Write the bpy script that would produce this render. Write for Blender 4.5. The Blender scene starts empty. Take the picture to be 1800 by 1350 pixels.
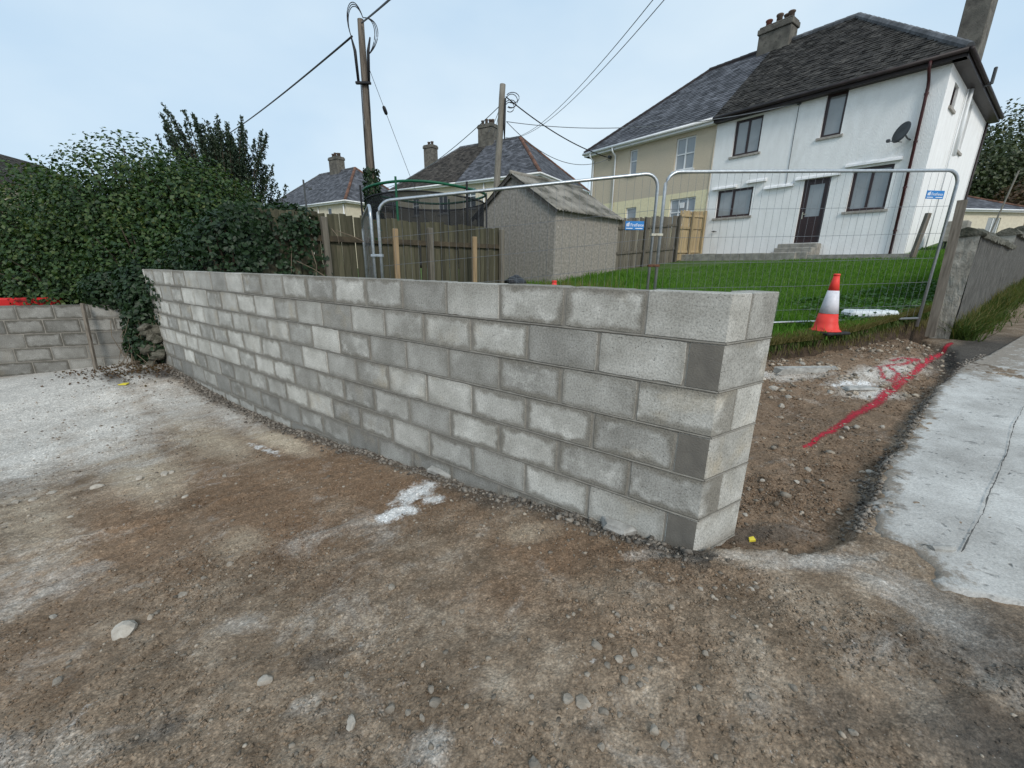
import bpy, bmesh, math, random
import numpy as np
from mathutils import Vector, Matrix

random.seed(7)
RNG = np.random.default_rng(11)
scene = bpy.context.scene
COL = scene.collection
rad = math.radians

# ------------------------------------------------------------------ camera
FPX, PITCH, ROLL, CAMZ = 720.0, 0.2786, 0.0114, 1.5      # focal length in photo pixels (1800 wide)
cp, sp, cr, sr = math.cos(PITCH), math.sin(PITCH), math.cos(ROLL), math.sin(ROLL)
VR = Vector((cr, sr * sp, sr * cp)); VU = Vector((-sr, cr * sp, cr * cp)); VF = Vector((0, cp, -sp))
cam_data = bpy.data.cameras.new('camera')
cam_data.sensor_width = 36.0
cam_data.lens = FPX / 1800.0 * 36.0
cam_data.clip_start = 0.05
cam_data.clip_end = 3000
cam = bpy.data.objects.new('camera', cam_data)
COL.objects.link(cam)
M = Matrix.Identity(4)
for i in range(3):
    M[i][0] = VR[i]; M[i][1] = VU[i]; M[i][2] = -VF[i]
M[2][3] = CAMZ
cam.matrix_world = M
scene.camera = cam

def at(x, y, d):
    """survey point: photo pixel at measured distance d (metres along the lens axis)"""
    v = VR * ((x - 900) / FPX) + VU * (-(y - 675) / FPX) + VF
    return Vector((0, 0, CAMZ)) + v * d

# ------------------------------------------------------------------ sky, sun, exposure
SUN_DIR = Vector((0.24, -0.76, 0.60)).normalized()
world = bpy.data.worlds.new('World'); scene.world = world; world.use_nodes = True
wn, wl = world.node_tree.nodes, world.node_tree.links
wn.clear()
sky = wn.new('ShaderNodeTexSky'); sky.sky_type = 'NISHITA'; sky.sun_disc = False
sky.sun_elevation = math.asin(SUN_DIR.z); sky.sun_rotation = math.atan2(SUN_DIR.x, SUN_DIR.y)
sky.air_density = 1.0; sky.dust_density = 3.0
skym = wn.new('ShaderNodeVectorMath'); skym.operation = 'SCALE'; skym.inputs['Scale'].default_value = 0.9
wl.new(sky.outputs[0], skym.inputs[0])
tc = wn.new('ShaderNodeTexCoord')
wmap = wn.new('ShaderNodeMapping'); wmap.inputs['Scale'].default_value = (1.0, 1.0, 2.2)
wl.new(tc.outputs['Generated'], wmap.inputs[0])
wno = wn.new('ShaderNodeTexNoise'); wno.inputs['Scale'].default_value = 1.35; wno.inputs['Detail'].default_value = 5
wno.inputs['Roughness'].default_value = 0.5
wl.new(wmap.outputs[0], wno.inputs['Vector'])
wr = wn.new('ShaderNodeValToRGB')
wr.color_ramp.elements[0].position = 0.33; wr.color_ramp.elements[0].color = (4.9, 6.75, 8.6, 1)
wr.color_ramp.elements[1].position = 0.68; wr.color_ramp.elements[1].color = (7.2, 8.5, 9.45, 1)
wl.new(wno.outputs['Fac'], wr.inputs[0])
wmx = wn.new('ShaderNodeMixRGB'); wmx.inputs[0].default_value = 0.86
wl.new(skym.outputs[0], wmx.inputs[1]); wl.new(wr.outputs[0], wmx.inputs[2])
wbg = wn.new('ShaderNodeBackground'); wbg.inputs['Strength'].default_value = 0.088
wl.new(wmx.outputs[0], wbg.inputs['Color'])
wout = wn.new('ShaderNodeOutputWorld'); wl.new(wbg.outputs[0], wout.inputs[0])

sun_data = bpy.data.lights.new('sun', 'SUN')
sun_data.energy = 1.5; sun_data.angle = rad(16); sun_data.color = (1.0, 0.95, 0.88)
sun = bpy.data.objects.new('sun', sun_data); COL.objects.link(sun)
sun.rotation_euler = (-SUN_DIR).to_track_quat('-Z', 'Y').to_euler()
sun.location = (0, -5, 30)

scene.view_settings.view_transform = 'Standard'
scene.view_settings.look = 'None'
scene.view_settings.gamma = 1.0
scene.view_settings.exposure = 0.36
scene.view_settings.use_curve_mapping = False

# ------------------------------------------------------------------ materials
def nt(name):
    m = bpy.data.materials.new(name); m.use_nodes = True
    n, l = m.node_tree.nodes, m.node_tree.links
    b = n['Principled BSDF']
    b.inputs['Specular IOR Level'].default_value = 0.3
    return m, n, l, b
def c4(c): return (c[0], c[1], c[2], 1)
def math_node(n, l, op, a, b=None, c=None, clamp=False):
    k = n.new('ShaderNodeMath'); k.operation = op; k.use_clamp = clamp
    for i, v in enumerate((a, b, c)):
        if v is None: continue
        if isinstance(v, (int, float)): k.inputs[i].default_value = v
        else: l.new(v, k.inputs[i])
    return k.outputs[0]
def ramp(n, l, fac, stops):
    r = n.new('ShaderNodeValToRGB'); e = r.color_ramp.elements
    while len(e) < len(stops): e.new(0.5)
    for i, (p, c) in enumerate(stops):
        e[i].position = p; e[i].color = c4(c) if not isinstance(c, (int, float)) else (c, c, c, 1)
    l.new(fac, r.inputs[0]); return r.outputs[0]
def noise(n, l, vec, scale, detail=4, rough=0.55, dist=0.0):
    k = n.new('ShaderNodeTexNoise'); k.inputs['Scale'].default_value = scale
    k.inputs['Detail'].default_value = detail; k.inputs['Roughness'].default_value = rough
    k.inputs['Distortion'].default_value = dist
    if vec is not None: l.new(vec, k.inputs['Vector'])
    return k.outputs['Fac']
def mix(n, l, fac, a, b, mode='MIX'):
    k = n.new('ShaderNodeMixRGB'); k.blend_type = mode
    for i, v in zip((0, 1, 2), (fac, a, b)):
        if isinstance(v, (int, float)): k.inputs[i].default_value = v
        elif isinstance(v, tuple): k.inputs[i].default_value = c4(v)
        else: l.new(v, k.inputs[i])
    return k.outputs[0]
def bump(n, l, b, h, strength=0.3, dist=0.01):
    k = n.new('ShaderNodeBump'); k.inputs['Strength'].default_value = strength
    k.inputs['Distance'].default_value = dist
    l.new(h, k.inputs['Height']); l.new(k.outputs[0], b.inputs['Normal'])
def coords(n, kind='Object'):
    return n.new('ShaderNodeTexCoord').outputs[kind]
def mapped(n, l, vec, scale=(1, 1, 1)):
    k = n.new('ShaderNodeMapping'); k.inputs['Scale'].default_value = scale
    l.new(vec, k.inputs[0]); return k.outputs[0]
MATS = {}
def basic(name, c1, c2=None, scale=6, rough=0.8, bs=0.25, bscale=60, bd=0.006, stretch=(1, 1, 1), objvar=0.0, islvar=0.0,
          metal=0.0, spec=0.3, grime=None, gscale=1.2, glo=0.5, ghi=0.7, lo=0.35, hi=0.65):
    m, n, l, b = nt(name)
    v = mapped(n, l, coords(n), stretch)
    c2 = c2 or tuple(x * 0.8 for x in c1)
    col = ramp(n, l, noise(n, l, v, scale, 6), [(lo, c2), (hi, c1)])
    if grime:
        col = mix(n, l, ramp(n, l, noise(n, l, v, gscale, 6, 0.65), [(glo, 0.0), (ghi, 1.0)]), col, grime)
    if objvar:
        r = n.new('ShaderNodeObjectInfo').outputs['Random']
        col = mix(n, l, 1.0, col, ramp(n, l, r, [(0, 1 - objvar), (1, 1 + objvar * 0.6)]), 'MULTIPLY')
    if islvar:
        r = n.new('ShaderNodeNewGeometry').outputs['Random Per Island']
        col = mix(n, l, 1.0, col, ramp(n, l, r, [(0, 1 - islvar), (1, 1 + islvar * 0.6)]), 'MULTIPLY')
    l.new(col, b.inputs['Base Color'])
    b.inputs['Roughness'].default_value = rough; b.inputs['Metallic'].default_value = metal
    b.inputs['Specular IOR Level'].default_value = spec
    if bs: bump(n, l, b, noise(n, l, v, bscale, 4), bs, bd)
    MATS[name] = m
    return m

# --- ground: soil with dust, red-brown earth and dark stains given by per-vertex masks
def make_ground_mat():
    m, n, l, b = nt('soil')
    P = coords(n)
    def attr(a):
        k = n.new('ShaderNodeAttribute'); k.attribute_name = a; return k.outputs['Fac']
    big = noise(n, l, P, 0.9, 6, 0.6); mid = noise(n, l, P, 4.5, 8, 0.68); fine = noise(n, l, P, 55, 6, 0.7); grit = noise(n, l, P, 170, 3, 0.7)
    base = ramp(n, l, mid, [(0.30, (0.140, 0.098, 0.064)), (0.52, (0.250, 0.189, 0.134)), (0.72, (0.39, 0.320, 0.245))])
    wide = noise(n, l, P, 1.6, 9, 0.74)
    def soft(a, nz, k=1.3, lo=0.14, hi=0.74):
        s = math_node(n, l, 'MULTIPLY_ADD', math_node(n, l, 'SUBTRACT', nz, 0.5), k, a)
        return ramp(n, l, s, [(lo, 0.0), (hi, 1.0)])
    col = mix(n, l, soft(attr('brown'), wide), base, mix(n, l, mid, (0.140, 0.085, 0.050), (0.275, 0.190, 0.125)))
    col = mix(n, l, soft(attr('trench'), mid, 0.5), col, mix(n, l, mid, (0.115, 0.072, 0.044), (0.295, 0.212, 0.145)))
    col = mix(n, l, soft(attr('tan'), wide), col, mix(n, l, mid, (0.33, 0.26, 0.185), (0.55, 0.47, 0.36)))
    st = noise(n, l, mapped(n, l, P, (1.0, 1.0, 1.0)), 3.4, 10, 0.78, 0.6)
    col = mix(n, l, soft(attr('dust'), st, 1.8, 0.10, 0.80), col, mix(n, l, fine, (0.43, 0.392, 0.342), (0.66, 0.632, 0.585)))
    col = mix(n, l, soft(attr('chalk'), noise(n, l, P, 11, 9, 0.8), 2.6, 0.30, 0.72), col, (0.72, 0.71, 0.69))
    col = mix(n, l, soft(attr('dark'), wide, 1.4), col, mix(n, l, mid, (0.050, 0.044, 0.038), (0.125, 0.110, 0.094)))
    # granular crumbs: cavity shade between grains painted into the base colour
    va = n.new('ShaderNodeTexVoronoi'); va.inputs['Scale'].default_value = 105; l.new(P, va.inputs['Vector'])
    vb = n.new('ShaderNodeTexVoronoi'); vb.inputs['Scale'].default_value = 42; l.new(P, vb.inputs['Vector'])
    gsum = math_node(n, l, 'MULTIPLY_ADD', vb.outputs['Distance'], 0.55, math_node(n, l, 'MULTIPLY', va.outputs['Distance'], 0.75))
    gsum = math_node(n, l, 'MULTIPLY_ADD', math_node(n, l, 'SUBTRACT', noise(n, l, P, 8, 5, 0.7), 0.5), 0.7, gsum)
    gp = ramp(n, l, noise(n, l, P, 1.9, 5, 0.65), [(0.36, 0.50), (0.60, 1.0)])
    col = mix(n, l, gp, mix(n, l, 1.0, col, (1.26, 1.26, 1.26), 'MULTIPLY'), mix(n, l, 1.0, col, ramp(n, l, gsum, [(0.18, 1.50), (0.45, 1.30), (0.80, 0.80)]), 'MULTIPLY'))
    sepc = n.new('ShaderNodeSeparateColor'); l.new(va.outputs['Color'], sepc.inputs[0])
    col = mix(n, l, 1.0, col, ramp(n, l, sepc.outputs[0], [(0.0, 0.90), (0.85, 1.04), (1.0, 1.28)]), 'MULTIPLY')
    # damp variation and pale grit
    col = mix(n, l, 1.0, col, ramp(n, l, big, [(0.3, 0.78), (0.7, 1.12)]), 'MULTIPLY')
    col = mix(n, l, 1.0, col, ramp(n, l, fine, [(0.28, 0.62), (0.5, 1.0), (0.75, 1.30)]), 'MULTIPLY')
    vo = n.new('ShaderNodeTexVoronoi'); vo.inputs['Scale'].default_value = 70; l.new(P, vo.inputs['Vector'])
    speck = ramp(n, l, vo.outputs['Distance'], [(0.10, 1.0), (0.2, 0.0)])
    speck = math_node(n, l, 'MULTIPLY', speck, ramp(n, l, noise(n, l, P, 23, 3), [(0.56, 0.0), (0.66, 0.8)]))
    col = mix(n, l, speck, col, (0.46, 0.44, 0.40))
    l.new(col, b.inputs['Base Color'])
    b.inputs['Roughness'].default_value = 0.95; b.inputs['Specular IOR Level'].default_value = 0.15
    h = math_node(n, l, 'ADD', math_node(n, l, 'MULTIPLY', fine, 1.0), math_node(n, l, 'MULTIPLY', grit, 0.5))
    vo2 = n.new('ShaderNodeTexVoronoi'); vo2.inputs['Scale'].default_value = 95; l.new(P, vo2.inputs['Vector'])
    h = math_node(n, l, 'ADD', h, math_node(n, l, 'MULTIPLY', vo2.outputs['Distance'], -0.5))
    bump(n, l, b, h, 0.7, 0.012)
    return m
SOIL = make_ground_mat()

def make_block_mat(name, tone=1.0, damp=1.0):
    m, n, l, b = nt(name)
    P = coords(n); oi = n.new('ShaderNodeObjectInfo'); R = oi.outputs['Random']
    sh = n.new('ShaderNodeVectorMath'); sh.operation = 'ADD'
    cb = n.new('ShaderNodeCombineXYZ'); l.new(math_node(n, l, 'MULTIPLY', R, 37.0), cb.inputs[0]); l.new(math_node(n, l, 'MULTIPLY', R, 91.0), cb.inputs[2])
    l.new(P, sh.inputs[0]); l.new(cb.outputs[0], sh.inputs[1]); V = sh.outputs[0]
    sep = n.new('ShaderNodeSeparateXYZ'); l.new(P, sep.inputs[0])
    ex = math_node(n, l, 'SUBTRACT', 0.22, math_node(n, l, 'ABSOLUTE', sep.outputs[0]))
    ez = math_node(n, l, 'SUBTRACT', 0.1075, math_node(n, l, 'ABSOLUTE', sep.outputs[2]))
    e = math_node(n, l, 'MINIMUM', ex, ez)
    e = math_node(n, l, 'ADD', e, math_node(n, l, 'MULTIPLY', math_node(n, l, 'SUBTRACT', noise(n, l, V, 9, 5, 0.6), 0.5), 0.11))
    R2 = math_node(n, l, 'FRACT', math_node(n, l, 'MULTIPLY', R, 17.31))
    R3 = math_node(n, l, 'FRACT', math_node(n, l, 'MULTIPLY', R, 53.77))
    edge = ramp(n, l, e, [(0.014, 1.0), (0.042, 0.0)])
    edge = math_node(n, l, 'MULTIPLY', edge, ramp(n, l, R2, [(0.1, 0.25), (0.6, 1.0)]))
    cl = noise(n, l, V, 3.2, 5, 0.6)
    pale = ramp(n, l, cl, [(0.35, (0.235, 0.230, 0.215)), (0.66, (0.385, 0.382, 0.368))])
    col = mix(n, l, 1.0, pale, ramp(n, l, R, [(0, 0.70), (0.5, 0.97), (1, 1.26)]), 'MULTIPLY')
    warm = math_node(n, l, 'MULTIPLY', ramp(n, l, noise(n, l, V, 4.1, 3), [(0.52, 0.0), (0.72, 1.0)]), ramp(n, l, R3, [(0.45, 0.0), (0.8, 0.55)]))
    col = mix(n, l, warm, col, (0.30, 0.255, 0.185))
    bloom = math_node(n, l, 'MULTIPLY', ramp(n, l, noise(n, l, V, 5.5, 6, 0.7), [(0.50, 0.0), (0.68, 1.0)]), ramp(n, l, R2, [(0.25, 0.0), (0.65, 0.5)]))
    bloom = math_node(n, l, 'MULTIPLY', bloom, math_node(n, l, 'SUBTRACT', 1.0, edge))
    col = mix(n, l, bloom, col, (0.60, 0.60, 0.585))
    col = mix(n, l, math_node(n, l, 'MULTIPLY', edge, 0.85 * damp), col, (0.142, 0.133, 0.116))
    spk = noise(n, l, P, 95, 5, 0.75)
    col = mix(n, l, 1.0, col, ramp(n, l, spk, [(0.32, 0.52), (0.5, 1.0), (0.70, 1.30)]), 'MULTIPLY')
    vo = n.new('ShaderNodeTexVoronoi'); vo.inputs['Scale'].default_value = 62; l.new(V, vo.inputs['Vector'])
    pit = math_node(n, l, 'MULTIPLY', ramp(n, l, vo.outputs['Distance'], [(0.10, 1.0), (0.24, 0.0)]), ramp(n, l, noise(n, l, V, 30, 2), [(0.5, 0.0), (0.62, 1.0)]))
    col = mix(n, l, math_node(n, l, 'MULTIPLY', pit, 0.8), col, (0.07, 0.068, 0.062))
    col = mix(n, l, 1.0, col, (tone * 1.015, tone, tone * 0.955), 'MULTIPLY')
    l.new(col, b.inputs['Base Color']); b.inputs['Roughness'].default_value = 0.93
    h = math_node(n, l, 'ADD', math_node(n, l, 'MULTIPLY', noise(n, l, V, 120, 4, 0.7), 1.0), math_node(n, l, 'MULTIPLY', pit, -0.9))
    bump(n, l, b, h, 0.55, 0.006)
    return m
BLOCK = make_block_mat('concrete_block', 1.36)
BLOCK_END = make_block_mat('concrete_block_header', 1.42, 0.35)
BLOCK_OLD = make_block_mat('concrete_block_grey', 0.66)
BLOCK_DAMP = make_block_mat('concrete_block_damp', 1.08, 0.9)
basic('mortar', (0.275, 0.256, 0.222), (0.195, 0.181, 0.157), 14, 0.95, 0.5, 120)
basic('mortar_smear', (0.178, 0.165, 0.142), (0.138, 0.128, 0.112), 9, 0.95, 0.5, 110)
basic('concrete_chip', (0.42, 0.41, 0.38), (0.27, 0.26, 0.24), 20, 0.9, 0.5, 90, islvar=0.3)
basic('stone', (0.34, 0.30, 0.25), (0.22, 0.188, 0.15), 18, 0.9, 0.5, 90, objvar=0.35)
basic('stone_pale', (0.47, 0.43, 0.37), (0.31, 0.275, 0.23), 18, 0.9, 0.5, 90, objvar=0.2)
basic('gravel', (0.33, 0.285, 0.23), (0.20, 0.165, 0.128), 30, 0.95, 0.4, 120, islvar=0.6)
basic('crumbs', (0.355, 0.290, 0.218), (0.185, 0.142, 0.100), 4, 0.97, 0.3, 120, islvar=0.35)
basic('asphalt_crumb', (0.28, 0.245, 0.205), (0.14, 0.122, 0.104), 30, 0.95, 0.4, 120, islvar=0.6)
basic('stone_pale_grit', (0.42, 0.36, 0.285), (0.25, 0.205, 0.155), 30, 0.95, 0.4, 120, islvar=0.5)
basic('gravel_dark', (0.25, 0.222, 0.188), (0.13, 0.113, 0.095), 30, 0.95, 0.4, 120, islvar=0.6)

# --- far end concrete road
def make_slab_mat():
    m, n, l, b = nt('road_concrete')
    P = coords(n)
    base = ramp(n, l, noise(n, l, P, 2.2, 8, 0.65), [(0.3, (0.34, 0.325, 0.30)), (0.64, (0.60, 0.585, 0.55))])
    base = mix(n, l, ramp(n, l, noise(n, l, mapped(n, l, P, (1.0, 1.3, 1)), 6, 6, 0.65), [(0.61, 0.0), (0.68, 0.75)]), base, (0.185, 0.18, 0.17))
    at_ = n.new('ShaderNodeAttribute'); at_.attribute_name = 'dirt'
    d = math_node(n, l, 'MULTIPLY_ADD', math_node(n, l, 'SUBTRACT', noise(n, l, P, 6, 9, 0.78), 0.5), 2.6, at_.outputs['Fac'])
    base = mix(n, l, ramp(n, l, d, [(0.40, 0.0), (0.66, 0.85)]), base, (0.23, 0.19, 0.148))
    vo = n.new('ShaderNodeTexVoronoi'); vo.inputs['Scale'].default_value = 19; vo.inputs['Randomness'].default_value = 1
    dn = n.new('ShaderNodeTexNoise'); dn.inputs['Scale'].default_value = 6; dn.inputs['Detail'].default_value = 4; l.new(P, dn.inputs['Vector'])
    dv = n.new('ShaderNodeVectorMath'); dv.operation = 'MULTIPLY_ADD'; l.new(dn.outputs['Color'], dv.inputs[0]); dv.inputs[1].default_value = (0.22, 0.22, 0.0); l.new(P, dv.inputs[2])
    l.new(dv.outputs[0], vo.inputs['Vector'])
    vf = n.new('ShaderNodeTexVoronoi'); vf.inputs['Scale'].default_value = 48; l.new(dv.outputs[0], vf.inputs['Vector'])
    fl = math_node(n, l, 'MULTIPLY', ramp(n, l, vf.outputs['Distance'], [(0.08, 1.0), (0.22, 0.0)]), ramp(n, l, noise(n, l, P, 11, 4), [(0.48, 0.0), (0.6, 0.8)]))
    base = mix(n, l, fl, base, (0.17, 0.165, 0.155))
    pit = math_node(n, l, 'MULTIPLY', ramp(n, l, vo.outputs['Distance'], [(0.12, 1.0), (0.26, 0.0)]), ramp(n, l, noise(n, l, P, 5.2, 4), [(0.42, 0.0), (0.6, 0.9)]))
    base = mix(n, l, pit, base, (0.13, 0.128, 0.12))
    ck = n.new('ShaderNodeAttribute'); ck.attribute_name = 'crack'
    base = mix(n, l, ck.outputs['Fac'], base, (0.10, 0.10, 0.095))
    base = mix(n, l, 1.0, base, ramp(n, l, noise(n, l, P, 90, 4, 0.7), [(0.3, 0.72), (0.7, 1.15)]), 'MULTIPLY')
    l.new(base, b.inputs['Base Color']); b.inputs['Roughness'].default_value = 0.9
    h = math_node(n, l, 'SUBTRACT', noise(n, l, P, 60, 5, 0.7), math_node(n, l, 'ADD', pit, ck.outputs['Fac']))
    bump(n, l, b, h, 0.5, 0.01)
    return m
SLAB = make_slab_mat()

def make_paint():
    m, n, l, b = nt('red_spray_paint')
    P = coords(n)
    k = n.new('ShaderNodeAttribute'); k.attribute_name = 'paint'
    a = math_node(n, l, 'MULTIPLY_ADD', math_node(n, l, 'SUBTRACT', noise(n, l, P, 45, 6, 0.75), 0.5), 2.2, k.outputs['Fac'])
    a = ramp(n, l, a, [(0.15, 0.0), (0.75, 0.92)])
    b.inputs['Base Color'].default_value = (0.50, 0.018, 0.035, 1); b.inputs['Roughness'].default_value = 0.7
    col = mix(n, l, noise(n, l, P, 30, 4), (0.22, 0.010, 0.018), (0.55, 0.020, 0.045)); l.new(col, b.inputs['Base Color'])
    l.new(a, b.inputs['Alpha'])
    return m
PAINT = make_paint()

basic('render_white', (0.88, 0.873, 0.855), (0.81, 0.80, 0.78), 5, 0.9, 0.7, 45, 0.02, stretch=(1, 1, 0.3), grime=(0.66, 0.64, 0.60), gscale=1.6, glo=0.60, ghi=0.9)
basic('render_tan', (0.62, 0.535, 0.41), (0.50, 0.425, 0.32), 25, 0.95, 0.8, 60, 0.02, grime=(0.50, 0.44, 0.35), gscale=0.6, glo=0.5, ghi=0.85)
basic('render_yellow', (0.78, 0.71, 0.48), (0.70, 0.62, 0.40), 10, 0.9, 0.5, 60, 0.015)
basic('render_cream', (0.66, 0.60, 0.47), (0.57, 0.51, 0.40), 6, 0.92, 0.5, 50, 0.015, grime=(0.47, 0.43, 0.35), gscale=0.5, glo=0.5, ghi=0.8)
basic('tile_moss', (0.060, 0.055, 0.049), (0.026, 0.024, 0.022), 4, 0.95, 0.9, 22, 0.03, islvar=0.5, grime=(0.115, 0.106, 0.092), gscale=5, glo=0.55, ghi=0.72)
basic('tile_slate', (0.128, 0.131, 0.146), (0.070, 0.072, 0.082), 2.2, 0.7, 0.4, 14, 0.02, islvar=0.55, stretch=(1, 1, 1))
basic('tile_brown', (0.085, 0.074, 0.063), (0.040, 0.036, 0.032), 4, 0.95, 0.8, 20, 0.03, islvar=0.55)
basic('ridge_grey', (0.15, 0.155, 0.165), (0.085, 0.087, 0.092), 6, 0.85, 0.4, 30, 0.01, islvar=0.35)
basic('ridge_red', (0.20, 0.095, 0.06), (0.10, 0.058, 0.042), 6, 0.85, 0.4, 30, 0.01, islvar=0.3)
basic('upvc_brown', (0.030, 0.012, 0.011), (0.022, 0.009, 0.009), 5, 0.4, 0, spec=0.5)
basic('maroon_pipe', (0.060, 0.016, 0.016), (0.038, 0.011, 0.011), 8, 0.45, 0.1, 40)
basic('fascia_dark', (0.032, 0.022, 0.021), (0.018, 0.013, 0.013), 5, 0.5, 0.1, 30)
basic('upvc_white', (0.80, 0.81, 0.81), (0.72, 0.73, 0.73), 3, 0.4, 0, spec=0.45)
basic('sill', (0.42, 0.39, 0.35), (0.28, 0.25, 0.22), 9, 0.85, 0.3, 60)
basic('white_paint', (0.80, 0.80, 0.80), (0.66, 0.66, 0.65), 5, 0.7, 0.2, 50)
basic('chimney_render', (0.20, 0.185, 0.155), (0.085, 0.078, 0.068), 5, 0.95, 0.8, 40, 0.02, grime=(0.06, 0.058, 0.05), gscale=2.5)
basic('clay_pot', (0.19, 0.068, 0.045), (0.10, 0.045, 0.034), 8, 0.85, 0.3, 40)
basic('clay_pot_dull', (0.15, 0.105, 0.082), (0.08, 0.062, 0.05), 8, 0.85, 0.3, 40)
basic('lead', (0.22, 0.25, 0.24), (0.14, 0.16, 0.155), 6, 0.7, 0.2, 30)
basic('net_curtain', (0.42, 0.44, 0.46), (0.28, 0.30, 0.32), 28, 0.9, 0.2, 30)
basic('concrete_step', (0.34, 0.32, 0.28), (0.21, 0.195, 0.17), 7, 0.92, 0.4, 50)
basic('galvanised', (0.50, 0.53, 0.55), (0.38, 0.41, 0.43), 30, 0.38, 0.12, 90, metal=0.75, spec=0.5)
basic('wire_steel', (0.22, 0.23, 0.245), (0.15, 0.16, 0.17), 30, 0.5, 0, metal=0.5)
basic('clamp_steel', (0.55, 0.53, 0.44), (0.40, 0.38, 0.31), 30, 0.5, 0.1, 80, metal=0.5)
basic('rust', (0.16, 0.075, 0.04), (0.09, 0.045, 0.03), 30, 0.85, 0.3, 80)
basic('sign_blue', (0.028, 0.205, 0.52), (0.022, 0.18, 0.47), 4, 0.45, 0)
basic('sign_white', (0.82, 0.84, 0.86), (0.76, 0.78, 0.80), 4, 0.5, 0)
basic('cone_red', (0.80, 0.060, 0.042), (0.68, 0.045, 0.035), 6, 0.5, 0.1, 40)
basic('cone_white', (0.76, 0.74, 0.78), (0.56, 0.55, 0.58), 9, 0.4, 0.1, 40, grime=(0.32, 0.31, 0.33), gscale=9, glo=0.55, ghi=0.75)
basic('rubber_black', (0.035, 0.035, 0.035), (0.02, 0.02, 0.02), 9, 0.8, 0.2, 40)
basic('fence_board', (0.125, 0.110, 0.074), (0.056, 0.052, 0.034), 9, 0.9, 0.5, 60, 0.01, stretch=(3, 3, 0.25), objvar=0.40, grime=(0.055, 0.062, 0.030), gscale=2.0, glo=0.45, ghi=0.7)
basic('fence_rail', (0.085, 0.066, 0.042), (0.042, 0.034, 0.023), 9, 0.9, 0.4, 60, objvar=0.2)
basic('fence_grey', (0.185, 0.165, 0.132), (0.105, 0.094, 0.075), 9, 0.9, 0.4, 60, stretch=(3, 3, 0.25), objvar=0.3)
basic('timber_new', (0.33, 0.235, 0.135), (0.22, 0.152, 0.085), 7, 0.8, 0.3, 60, stretch=(4, 4, 0.3), objvar=0.15)
basic('timber_pale', (0.44, 0.34, 0.20), (0.30, 0.225, 0.125), 7, 0.8, 0.3, 60, stretch=(4, 4, 0.3), objvar=0.2)
basic('post_weathered', (0.215, 0.185, 0.150), (0.115, 0.098, 0.078), 8, 0.88, 0.4, 60, stretch=(5, 5, 0.3), grime=(0.07, 0.05, 0.03), gscale=5, glo=0.62, ghi=0.72)
basic('pebbledash', (0.36, 0.33, 0.29), (0.21, 0.192, 0.167), 13, 0.95, 0.7, 22, 0.03, grime=(0.66, 0.63, 0.57), gscale=9, glo=0.64, ghi=0.74, lo=0.34, hi=0.66)
basic('asbestos', (0.36, 0.335, 0.29), (0.19, 0.178, 0.155), 3, 0.95, 0.3, 30, 0.01, grime=(0.10, 0.096, 0.08), gscale=1.5, glo=0.46, ghi=0.6)
basic('verge_board', (0.10, 0.092, 0.080), (0.055, 0.050, 0.044), 9, 0.9, 0.3, 40)
basic('wall_render', (0.40, 0.375, 0.325), (0.24, 0.22, 0.185), 7, 0.93, 0.6, 50, 0.02, grime=(0.115, 0.105, 0.085), gscale=2.2, glo=0.5, ghi=0.68)
basic('wall_roughcast', (0.165, 0.158, 0.142), (0.068, 0.065, 0.058), 9, 0.95, 1.0, 38, 0.05, stretch=(1.6, 1.6, 0.45), grime=(0.26, 0.25, 0.22), gscale=5, glo=0.56, ghi=0.74)
basic('coping_moss', (0.165, 0.155, 0.125), (0.058, 0.058, 0.042), 7, 0.95, 0.9, 35, 0.04)
basic('pole_wood', (0.185, 0.155, 0.125), (0.090, 0.074, 0.060), 11, 0.9, 0.5, 50, 0.01, stretch=(4, 4, 0.25))
basic('pole_grey', (0.245, 0.225, 0.19), (0.145, 0.132, 0.112), 11, 0.9, 0.4, 50, 0.01, stretch=(4, 4, 0.25))
basic('cable_black', (0.018, 0.018, 0.020), (0.012, 0.012, 0.014), 5, 0.5, 0)
basic('cable_grey', (0.15, 0.165, 0.18), (0.11, 0.12, 0.13), 5, 0.6, 0)
basic('tramp_green', (0.008, 0.105, 0.050), (0.006, 0.080, 0.038), 5, 0.5, 0)
basic('tramp_dark', (0.022, 0.023, 0.026), (0.015, 0.016, 0.018), 5, 0.7, 0)
basic('bark', (0.105, 0.082, 0.058), (0.05, 0.04, 0.03), 12, 0.95, 0.6, 40)
basic('twig', (0.20, 0.155, 0.11), (0.11, 0.085, 0.06), 12, 0.95, 0.2, 40)
basic('brick_red', (0.185, 0.062, 0.042), (0.11, 0.04, 0.03), 12, 0.92, 0.5, 60, objvar=0.35)
basic('red_plastic', (0.60, 0.022, 0.022), (0.48, 0.018, 0.018), 5, 0.45, 0)
basic('dish_grey', (0.075, 0.080, 0.085), (0.055, 0.058, 0.062), 5, 0.55, 0)
basic('turf_soil', (0.085, 0.058, 0.038), (0.038, 0.027, 0.019), 12, 0.97, 0.9, 40, 0.03)
basic('lawn_base', (0.070, 0.125, 0.022), (0.045, 0.080, 0.016), 5, 0.95, 0.6, 30, 0.03)
basic('plastic_white', (0.66, 0.70, 0.71), (0.52, 0.56, 0.57), 8, 0.4, 0.3, 15)
basic('yellow_scrap', (0.72, 0.60, 0.06), (0.60, 0.50, 0.05), 8, 0.6, 0.1, 15)
basic('bin_bag', (0.014, 0.014, 0.016), (0.008, 0.008, 0.01), 5, 0.35, 0.5, 12, 0.03, spec=0.5)
basic('hill_scrub', (0.060, 0.065, 0.034), (0.028, 0.032, 0.017), 3, 0.95, 0.5, 5)
basic('yellow_plastic', (0.72, 0.60, 0.06), (0.60, 0.50, 0.05), 8, 0.6, 0.1, 15)

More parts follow.
